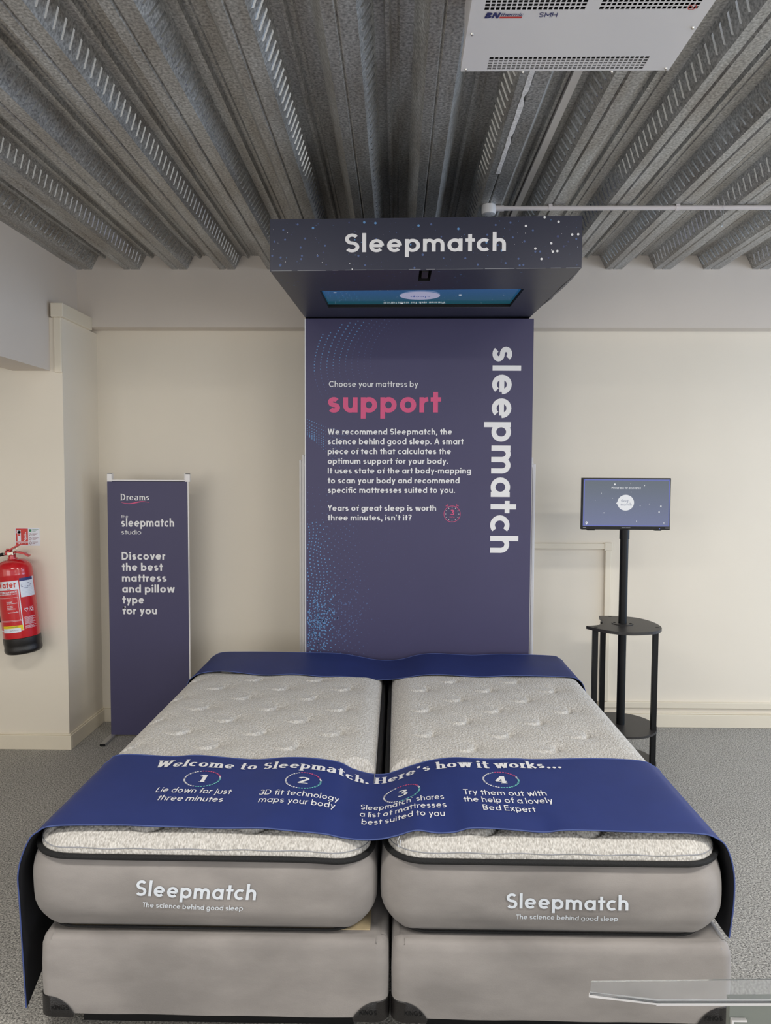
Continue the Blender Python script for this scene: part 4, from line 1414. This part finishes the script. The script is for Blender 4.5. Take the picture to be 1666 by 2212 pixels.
def catmull(pts, n=14):
    out = []
    P = [pts[0]] + list(pts) + [pts[-1]]
    for i in range(1, len(P) - 2):
        p0, p1, p2, p3 = P[i - 1], P[i], P[i + 1], P[i + 2]
        for k in range(n):
            u = k / n
            out.append(tuple(0.5 * (2 * p1[c] + (p2[c] - p0[c]) * u + (2 * p0[c] - 5 * p1[c] + 4 * p2[c] - p3[c]) * u * u + (3 * p1[c] - p0[c] - 3 * p2[c] + p3[c]) * u ** 3) for c in (0, 1)))
    out.append(pts[-1])
    return out


def section(v, cfg):
    """cross-section (x, z) of a runner at fraction v from its foot-side hem (0) to its head-side hem (1)"""
    top = []
    for x, zf, zr in cfg['tab']:
        wf, wr = (1 - v) ** 1.6, v ** 1.6
        # away from the hems the cloth bridges the small hollows
        mid = 0.5 * (zf + zr) if -0.28 < x < 0.09 else 0.609
        top.append((x, zf * wf + zr * wr + mid * (1 - wf - wr)))
    pts = ([(cfg['lx'] + 0.012, cfg['lb'](v)), (cfg['lx'], 0.36), (cfg['lx'] - 0.002, 0.47), (-1.060, 0.555), (-1.030, 0.588)] + top +
           [(0.912, 0.592), (0.943, 0.562), (cfg['rx'], 0.49), (cfg['rx'] + 0.002, 0.40), (cfg['rx'] - 0.008, cfg['rb'])])
    return catmull(pts)


TAB_F = [(-0.98, .606, .612), (-0.80, .6085, .608), (-0.70, .606, .614), (-0.51, .604, .602), (-0.39, .607, .610), (-0.30, .601, .608), (-0.205, .593, .594),
         (-0.15, .582, .568), (-0.09, .576, .552), (-0.04, .579, .551), (.005, .589, .564), (.06, .604, .585), (.12, .597, .603), (.17, .600, .612), (.22, .612, .616),
         (.317, .610, .613), (.42, .604, .615), (.50, .612, .613), (.70, .610, .617), (.86, .606, .610)]
TAB_H = [(-0.98, .608, .608), (-0.87, .617, .612), (-0.68, .600, .614), (-0.52, .607, .613), (-0.38, .597, .612), (-0.29, .598, .606), (-0.20, .592, .590),
         (-0.12, .584, .575), (-0.04, .582, .571), (.04, .590, .580), (.12, .604, .602), (.22, .610, .612), (.42, .602, .606), (.60, .610, .614), (.86, .604, .606)]
cfgF = dict(lx=-1.086, rx=0.964, rb=0.30, tab=TAB_F,
            lb=lambda v: 0.062 + 0.55 * v * 0.5 if v < 0.5 else 0.20 + 0.1 * (v - 0.5),
            hem=lambda x, v: 0.0035 * sin(x * 7 + 2 * v))
cfgH = dict(lx=-1.084, rx=0.962, rb=0.30, tab=TAB_H, lb=lambda v: 0.30,
            hem=lambda x, v: 0.005 * sin(x * 6 + 1))
RY0, RY1 = 1.985, 2.485
HY0_, HY1_ = 3.555, 3.965
_secs = [section(j / 20, cfgF) for j in range(21)]
_secsH = [section(j / 20, cfgH) for j in range(21)]


def rz(x, y, S=None, ya=None, yb=None):
    S = S or _secs
    ya = RY0 if ya is None else ya
    yb = RY1 if yb is None else yb
    v = max(0, min(0.9999, (y - ya) / (yb - ya))) * 20
    j = int(v)

    def at(s):
        prev = None
        for a, b in zip(s, s[1:]):
            if a[0] <= x <= b[0] and b[0] > a[0] and a[1] > 0.5:
                return a[1] + (b[1] - a[1]) * (x - a[0]) / (b[0] - a[0])
        return 0.53
    z0, z1 = at(S[j]), at(S[min(20, j + 1)])
    return z0 + (z1 - z0) * (v - j)


def pressed(x, y, z):
    """the cloth presses the pillow top down a little where it lies"""
    for S, ya, yb in ((_secs, RY0, RY1), (_secsH, HY0_, HY1_)):
        dd = max(ya - y, y - yb, 0)
        if dd < 0.05:
            lim = rz(x, y, S, ya, yb) - 0.0075 + dd * dd * 25
            if z > lim:
                z = lim
    return z


BY0, BY1 = 1.955, 4.010
MZ0, MZ1 = 0.298, 0.527


def body_inset(tt):
    return 0.030 * abs(2 * tt - 1.1) ** 3 + 0.014 * max(0, 0.3 - tt) / 0.3


class Bed:
    pass


beds = []
for nm, bx0, bx1, baseL, baseR, side in (('left', -1.073, -0.052, -1.020, -0.020, -1), ('right', -0.045, 0.952, -0.006, 0.958, 1)):
    B = Bed()
    B.x0, B.x1 = bx0, bx1
    beds.append(B)
    # --- box base
    t = thing('box_spring', 'grey suede box spring with black corner guards under the %s mattress' % nm, 'bed base', ((baseL + baseR) / 2, 2.95, 0), 'pair of box springs')
    lp = densify(rrect(baseL, baseR, BY0 + 0.004, BY1 - 0.02, 0.035), 0.06)
    N = len(lp)
    cxm, cym = (baseL + baseR) / 2, (BY0 + BY1) / 2
    levels = [(0.062, 0.004), (0.066, 0.0), (0.12, -0.003), (0.20, -0.004), (0.262, -0.002), (0.281, 0.003), (0.289, 0.010), (0.291, 0.020)]
    vs, fs = [], []

    def off(p, d):
        ax = max(-1, min(1, (p[0] - cxm) / ((baseR - baseL) / 2 - 0.034)))
        ay = max(-1, min(1, (p[1] - cym) / ((BY1 - BY0) / 2 - 0.034)))
        return (p[0] - (d if abs(ax) >= 0.999 else 0) * (1 if ax > 0 else -1), p[1] - (d if abs(ay) >= 0.999 else 0) * (1 if ay > 0 else -1))
    rb = random.Random(4)
    for z, d in levels:
        for i, p in enumerate(lp):
            q = off(p, d)
            vs.append((q[0], q[1], z + 0.0012 * sin(i * 1.3 + z * 30)))
    for li in range(len(levels) - 1):
        for i in range(N):
            fs.append((li * N + i, li * N + (i + 1) % N, (li + 1) * N + (i + 1) % N, (li + 1) * N + i))
    fs.append(tuple((len(levels) - 1) * N + i for i in range(N)))
    fs.append(tuple(range(N - 1, -1, -1)))
    mb = MB(); mb.add(vs, fs, M['suede']); mb.build('upholstered_box', t, smooth=True)
    if side < 0:
        mb = MB(); mb.box(baseL + 0.055, baseR - 0.052, BY0 + 0.055, BY1 - 0.07, 0.2915, 0.2945, M['beige_felt']); mb.build('felt_top', t)
    mb = MB(); mb.box(baseL + 0.10, baseR - 0.10, BY0 + 0.06, BY1 - 0.1, 0.0, 0.0605, M['void']); mb.build('plinth', t)
    # corner guards
    for cxn in (0, 1):
        for cyn in (0, 1):
            cg = rrect(baseL - 0.006, baseR + 0.006, BY0 - 0.002, BY1 - 0.014, 0.04, 10)
            loop = densify(cg, 0.008)
            cx_ = baseR if cxn else baseL
            cy_ = BY1 if cyn else BY0
            arcp = [p for p in loop if abs(p[0] - cx_) < 0.10 and abs(p[1] - cy_) < 0.10]
            j0 = 0
            for i in range(1, len(arcp)):
                if hypot(arcp[i][0] - arcp[i - 1][0], arcp[i][1] - arcp[i - 1][1]) > 0.05:
                    j0 = i
            arcp = arcp[j0:] + arcp[:j0]
            n_ = len(arcp)
            mb = MB()
            vs2, fs2 = [], []
            for i, p in enumerate(arcp):
                s = abs(2 * i / (n_ - 1) - 1)
                hgt = 0.056 * max(0.0, 1 - max(0, s - 0.25) ** 2 * 1.72) ** 0.8
                vs2 += [(p[0], p[1], 0.058), (p[0], p[1], 0.060 + hgt), (p[0] * 0.995 + cxm * 0.005, p[1] * 0.998 + cym * 0.002, 0.062 + hgt)]
            for i in range(n_ - 1):
                fs2 += [(3 * i, 3 * i + 3, 3 * i + 4, 3 * i + 1), (3 * i + 1, 3 * i + 4, 3 * i + 5, 3 * i + 2)]
            mb.add(vs2, fs2, M['black_plastic'])
            cgo = mb.build('corner_guard', t, smooth=True)
            if cyn == 0:
                mb = MB()
                xs_ = baseL + 0.035 if cxn == 0 else baseR - 0.08
                text(mb, 'KINGS', M['black'], planar((xs_, BY0 - 0.0035, 0.080), (1, 0, 0), (0, 0, 1)), 0.05, 0.013, 0.14)
                mb.build('embossed_lettering', cgo)

    # --- mattress
    t = thing('mattress', ('%s mattress, pillow-topped in pale grey knit with a black piped edge and grey suede side' % nm), 'mattress', ((bx0 + bx1) / 2, 2.95, 0.298), 'pair of mattresses')
    cxm, cym = (bx0 + bx1) / 2, (BY0 + BY1) / 2
    R_ = 0.105
    vs, fs = [], []
    nl = 12
    N = None
    for li in range(nl + 1):
        tt = li / nl
        d = body_inset(tt)
        lp = densify(rrect(bx0 + d, bx1 - d, BY0 + d, BY1 - d, R_ - d * 0.4, 10), 0.05) if N is None else None
        if N is None:
            base_lp = densify(rrect(bx0, bx1, BY0, BY1, R_, 10), 0.05)
            N = len(base_lp)
        for i, p in enumerate(base_lp):
            # move inwards along the loop normal
            a, b = base_lp[i - 1], base_lp[(i + 1) % N]
            tx, ty = b[0] - a[0], b[1] - a[1]
            l = hypot(tx, ty)
            nx, ny = ty / l, -tx / l
            sagz = -0.006 * (1 - tt) * 0 + (0.010 * exp(-((p[0] - (bx1 if side < 0 else bx0)) / 0.12) ** 2) * -1 * tt if p[1] < BY0 + 0.2 and side < 0 else 0)
            wob = 0.0022 * sin(p[0] * 17 + 3 * tt) * sin(pi * tt)
            vs.append((p[0] - nx * (d + wob), p[1] - ny * (d + wob), MZ0 + (MZ1 - MZ0) * tt + sagz))
    for li in range(nl):
        for i in range(N):
            fs.append((li * N + i, li * N + (i + 1) % N, (li + 1) * N + (i + 1) % N, (li + 1) * N + i))
    fs.append(tuple(range(N - 1, -1, -1)))
    fs.append(tuple(nl * N + i for i in range(N)))
    mb = MB(); mb.add(vs, fs, M['suede']); body = mb.build('side_panel', t, smooth=True)
    # lower and upper piping
    def sag(p):
        if side < 0 and p[1] < BY0 + 0.25:
            return -0.010 * exp(-((p[0] - bx1) / 0.14) ** 2) + 0.006 * exp(-((p[0] - bx0) / 0.12) ** 2)
        return 0.004 * exp(-((p[0] - bx1) / 0.1) ** 2)
    pl = densify(rrect(bx0 + 0.016, bx1 - 0.014, BY0 + 0.004, BY1 - 0.004, R_ + 0.01, 10), 0.02)
    mb = MB(); mb.tube([(p[0], p[1], 0.529 + sag(p)) for p in pl], 0.0085, M['piping'], 10, closed=True); mb.build('top_piping', t, smooth=True)
    pl2 = densify(rrect(bx0 + 0.040, bx1 - 0.040, BY0 + 0.040, BY1 - 0.040, R_, 10), 0.03)
    mb = MB(); mb.tube([(p[0], p[1], 0.301) for p in pl2], 0.0040, M['piping'], 8, closed=True); mb.build('bottom_piping', t, smooth=True)
    # pillow top
    e = 0.020
    ax0, ax1, ay0, ay1 = bx0 + e + 0.002, bx1 - e, BY0 + 0.010, BY1 - 0.012
    RR = R_ + 0.004
    ZB, HH = 0.530, 0.070
    # staggered tufts
    tufts = []
    ox = 0.145
    for r_ in range(-1, 16):
        y = 2.05 + 0.1455 * r_
        for k in range(-5, 5):
            x = ox + 0.305 * k + (0 if r_ % 2 else 0.152)
            if side < 0:
                x = -0.067 - 0.152 + 0.305 * k + (0 if r_ % 2 else 0.152)
            x += 0.03 * 0
            if ax0 + 0.03 < x < ax1 - 0.03 and ay0 + 0.03 < y < ay1 - 0.05:
                tufts.append((x, y))

    def ptop(x, y, near):
        z = 0.0
        for tx, ty in near:
            dx, dy = x - tx, y - ty
            if abs(dx) > 0.16:
                continue
            r2 = dx * dx + dy * dy
            z -= 0.014 * exp(-sqrt(r2) / 0.010) + 0.009 * exp(-r2 / 0.0042)
            # the puff beside the tuft swells, ending in a curved crease round its near side
            ux, uy = dx + 0.053, dy - 0.010
            rr = hypot(ux, uy)
            if rr < 0.08:
                b_ = max(0.0, min(1.0, (0.056 - rr) / 0.013))
                b_ = b_ * b_ * (3 - 2 * b_)
                w_ = max(0.0, min(1.0, 0.45 + 0.55 * ux / 0.055)) * max(0.0, min(1.0, 0.55 - 0.9 * uy / 0.055))
                z += 0.010 * b_ * w_ - 0.010 * w_ * exp(-((rr - 0.059) / 0.006) ** 2)
        return z
    nu, nv = 230, 430
    vs, fs = [], []

    def cl(i, n):
        s = 2 * i / n - 1
        return 0.55 * s + 0.45 * sin(s * pi / 2)
    grid = []
    for j in range(nv + 1):
        y = (ay0 + ay1) / 2 + cl(j, nv) * (ay1 - ay0) / 2
        dy = min(y - ay0, ay1 - y)
        near = [q_ for q_ in tufts if abs(q_[1] - y) < 0.13]
        cut = 0.0
        if dy < RR:
            cut = RR - sqrt(max(0, RR * RR - (RR - dy) ** 2))
        for i in range(nu + 1):
            c_ = cl(i, nu)
            hwid = (ax1 - ax0) / 2 - cut
            x = (ax0 + ax1) / 2 + c_ * hwid
            # distance to edge of the rounded rectangle
            dx = min(x - ax0, ax1 - x)
            if dx < RR and dy < RR:
                de = RR - hypot(RR - dx, RR - dy)
            else:
                de = min(dx, dy)
            de = max(0, de)
            q = min(1, de / 0.095)
            hgt = sqrt(max(0, 1 - (1 - q) ** 2)) ** 0.9
            z = ZB + HH * hgt + sag((x, y)) * (1 - q)
            z += ptop(x, y, near) * min(1, de / 0.05)
            vs.append((x, y, pressed(x, y, z) if z > 0.535 else z))
    for j in range(nv):
        for i in range(nu):
            a = j * (nu + 1) + i
            fs.append((a, a + 1, a + nu + 2, a + nu + 1))
    mb = MB(); mb.add(vs, fs, M['knit']); pt = mb.build('pillow_top', t, smooth=180)
    sl = densify(rrect(bx0 + 0.0245, bx1 - 0.0225, BY0 + 0.0125, BY1 - 0.0145, R_, 10), 0.02)
    mb = MB(); mb.tube([(p[0], p[1], 0.5495 + sag(p) + 0.0015 * sin(p[0] * 40)) for p in sl], 0.0014, M['grey_ink'], 6, closed=True); mb.build('seam', pt, smooth=True)
    # embroidery on the front
    mb = MB()

    def front(x, z):
        tt = (z - MZ0) / (MZ1 - MZ0)
        wob = 0.0022 * sin(x * 17 + 3 * tt) * sin(pi * tt)
        return BY0 + body_inset(tt) + wob - 0.0035
    rows = ([('Sleepmatch', -0.7389, 0.4206, 0.3432, 0.0446, -0.0086, 0.17), ('The science behind good sleep', -0.7189, 0.3864, 0.2868, 0.0149, -0.0053, 0.14)] if side < 0 else
            [('Sleepmatch', 0.3140, 0.3988, 0.3416, 0.0430, -0.0003, 0.17), ('The science behind good sleep', 0.3424, 0.3656, 0.2848, 0.0148, 0.0002, 0.14)])
    for s, x, z, wdt, cap, dz, w in rows:
        fx = lambda a, b, x=x, z=z, dz=dz, wdt=wdt: Vector((x + a + (0.12 * b if side < 0 else 0), front(x + a, z + b + dz * a / wdt), z + b + dz * a / wdt))
        text(mb, s, M['white_thread'], fx, wdt, cap, w)
    mb.build('embroidered_lettering', body)


# ------------------------------------------------------------------ runners draped over both mattresses
def runner(label, cfg, y0, y1):
    nv = 20
    secs = [section(j / nv, cfg) for j in range(nv + 1)]
    n = len(secs[0])
    t = thing('bed_runner', label, 'bed runner', (-0.05, (y0 + y1) / 2, 0.60), 'bed runners')
    th = 0.0030

    def ywave(x, j):
        return cfg['hem'](x, j / nv)
    for name, o_, m in (('cloth', 0.0, M['cloth']), ('backing', -th, M['cloth_back'])):
        vs, fs = [], []
        for j, s in enumerate(secs):
            for i, (x, z) in enumerate(s):
                a, b = s[max(0, i - 1)], s[min(n - 1, i + 1)]
                tx, tz = b[0] - a[0], b[1] - a[1]
                l = hypot(tx, tz) or 1
                nx, nz = -tz / l, tx / l
                y = y0 + (y1 - y0) * j / nv + ywave(x, j)
                vs.append((x + nx * o_, y, z + nz * o_))
        for j in range(nv):
            for i in range(n - 1):
                a = j * n + i
                f = (a, a + 1, a + n + 1, a + n)
                fs.append(f if o_ == 0 else f[::-1])
        mb = MB(); mb.add(vs, fs, m); mb.build(name, t, smooth=180)
    for j in (0, nv):
        mb = MB()
        s = secs[j]
        mb.tube([(x + 0, y0 + (y1 - y0) * j / nv + ywave(x, j), z) for x, z in s], 0.0021, M['hem'], 6)
        mb.build('hem', t, smooth=True)
    return t


t = runner('royal blue runner with white instructions and numbers, draped over the foot of both mattresses', cfgF, RY0, RY1)
foot_runner = t
def on_runner(x0, y0, slope=0.0, skew=0.0):
    def f(a, b):
        x, y = x0 + a + skew * b, y0 + b + slope * a
        return Vector((x, y, rz(x, y) + 0.0016))
    return f


mb = MB()
text(mb, 'Welcome to Sleepmatch.', M['white'], on_runner(-0.828, 2.388, -0.0), 0.735, 0.056, 0.215, serif=True)
text(mb, '\u00ae', M['white'], on_runner(-0.122, 2.350, 0), 0.010, 0.05, 0.1)
text(mb, "Here's how it works...", M['white'], on_runner(-0.070, 2.398, 0.012), 0.640, 0.056, 0.215, serif=True)
mb.build('headline_lettering', foot_runner)
caps = [[('Lie down for just', -0.762, 2.196, 0.238), ('three minutes', -0.740, 2.142, 0.204)],
        [('3D fit technology', -0.432, 2.190, 0.252), ('maps your body', -0.424, 2.139, 0.236)],
        [('Sleepmatch\u00ae shares', -0.110, 2.182, 0.262), ('a list of mattresses', -0.110, 2.130, 0.266), ('best suited to you', -0.102, 2.078, 0.250)],
        [('Try them out with', 0.215, 2.200, 0.262), ('the help of a lovely', 0.211, 2.150, 0.274), ('Bed Expert', 0.265, 2.098, 0.158)]]
for rows in caps:
    mb = MB()
    for s, x, y, wd_ in rows:
        text(mb, s, M['white'], on_runner(x, y, 0.0), wd_, 0.035, 0.13)
    mb.build('step_lettering', foot_runner)
for d_, (cx, cy) in zip('1234', ((-0.640, 2.300), (-0.305, 2.300), (0.020, 2.272), (0.348, 2.312))):
    mb = MB()
    wn = {'1': 0.022, '2': 0.034, '3': 0.032, '4': 0.036}[d_]
    text(mb, d_, M['white'], on_runner(cx - wn / 2, cy - 0.026), wn, 0.052, 0.21, serif=True)
    bdg = mb.build('numeral', foot_runner)
    mb = MB()
    for k in range(40):
        a0, a1 = 2 * pi * k / 40, 2 * pi * (k + 0.62) / 40
        mm = M['white']
        deg_ = math.degrees(a0)
        if 20 < deg_ < 100:
            mm = M['pink']
        elif deg_ > 260 or deg_ < 5:
            mm = M['teal_ink']
        P = []
        for r_, a in ((0.055, a0), (0.055, a1), (0.0605, a1), (0.0605, a0)):
            x, y = cx + r_ * cos(a), cy + r_ * sin(a)
            P.append((x, y, rz(x, y) + 0.0016))
        mb.quad(P, mm)
    mb.build('dashed_ring', foot_runner)
runner('plain dark blue runner draped over the head end of both mattresses', cfgH, HY0_, HY1_)
mb = MB(); mb.tube([(0.012, 1.976, 0.592), (0.006, 1.966, 0.580), (0.010, 1.960, 0.568), (0.016, 1.962, 0.574), (0.014, 1.970, 0.584)], 0.0007, M['white_thread'], 5)
mb.build('loose_thread', foot_runner, smooth=True)

# ------------------------------------------------------------------ near counter with clear acrylic holder, bottom right
t = thing('acrylic_display', 'clear acrylic shelf with a white edge above a grey-green board, at the bottom right corner', 'display shelf', (0.62, 1.2, 0.0))
Yc = 1.20
poly = [(0.342, 1.206), (0.452, 1.188), (1.05, 1.202), (1.05, 1.262), (0.352, 1.235)]
mb = MB(); mb.prism([(0.452, 1.190), (1.05, 1.204), (1.05, 1.211), (0.452, 1.197)], 0.706, 0.7115, M['white_plastic'])
mb.prism([(0.340, 1.206), (0.452, 1.190), (0.452, 1.197), (0.342, 1.212)], 0.7075, 0.7115, M['white_plastic']); mb.build('white_edge', t)
mb = MB(); mb.prism(poly, 0.712, 0.7165, M['acrylic']); mb.build('acrylic_sheet', t)
mb = MB(); mb.prism([(0.585, 1.206), (1.05, 1.222), (1.05, 1.234), (0.585, 1.218)], 0.0, 0.7055, M['board']); mb.build('board', t)
mb = MB(); mb.box(0.586, 0.589, 1.1975, 1.2045, 0.655, 0.676, M['white_plastic']); mb.box(0.589, 0.612, 1.1975, 1.2045, 0.6735, 0.676, M['white_plastic']); mb.build('bracket', t)
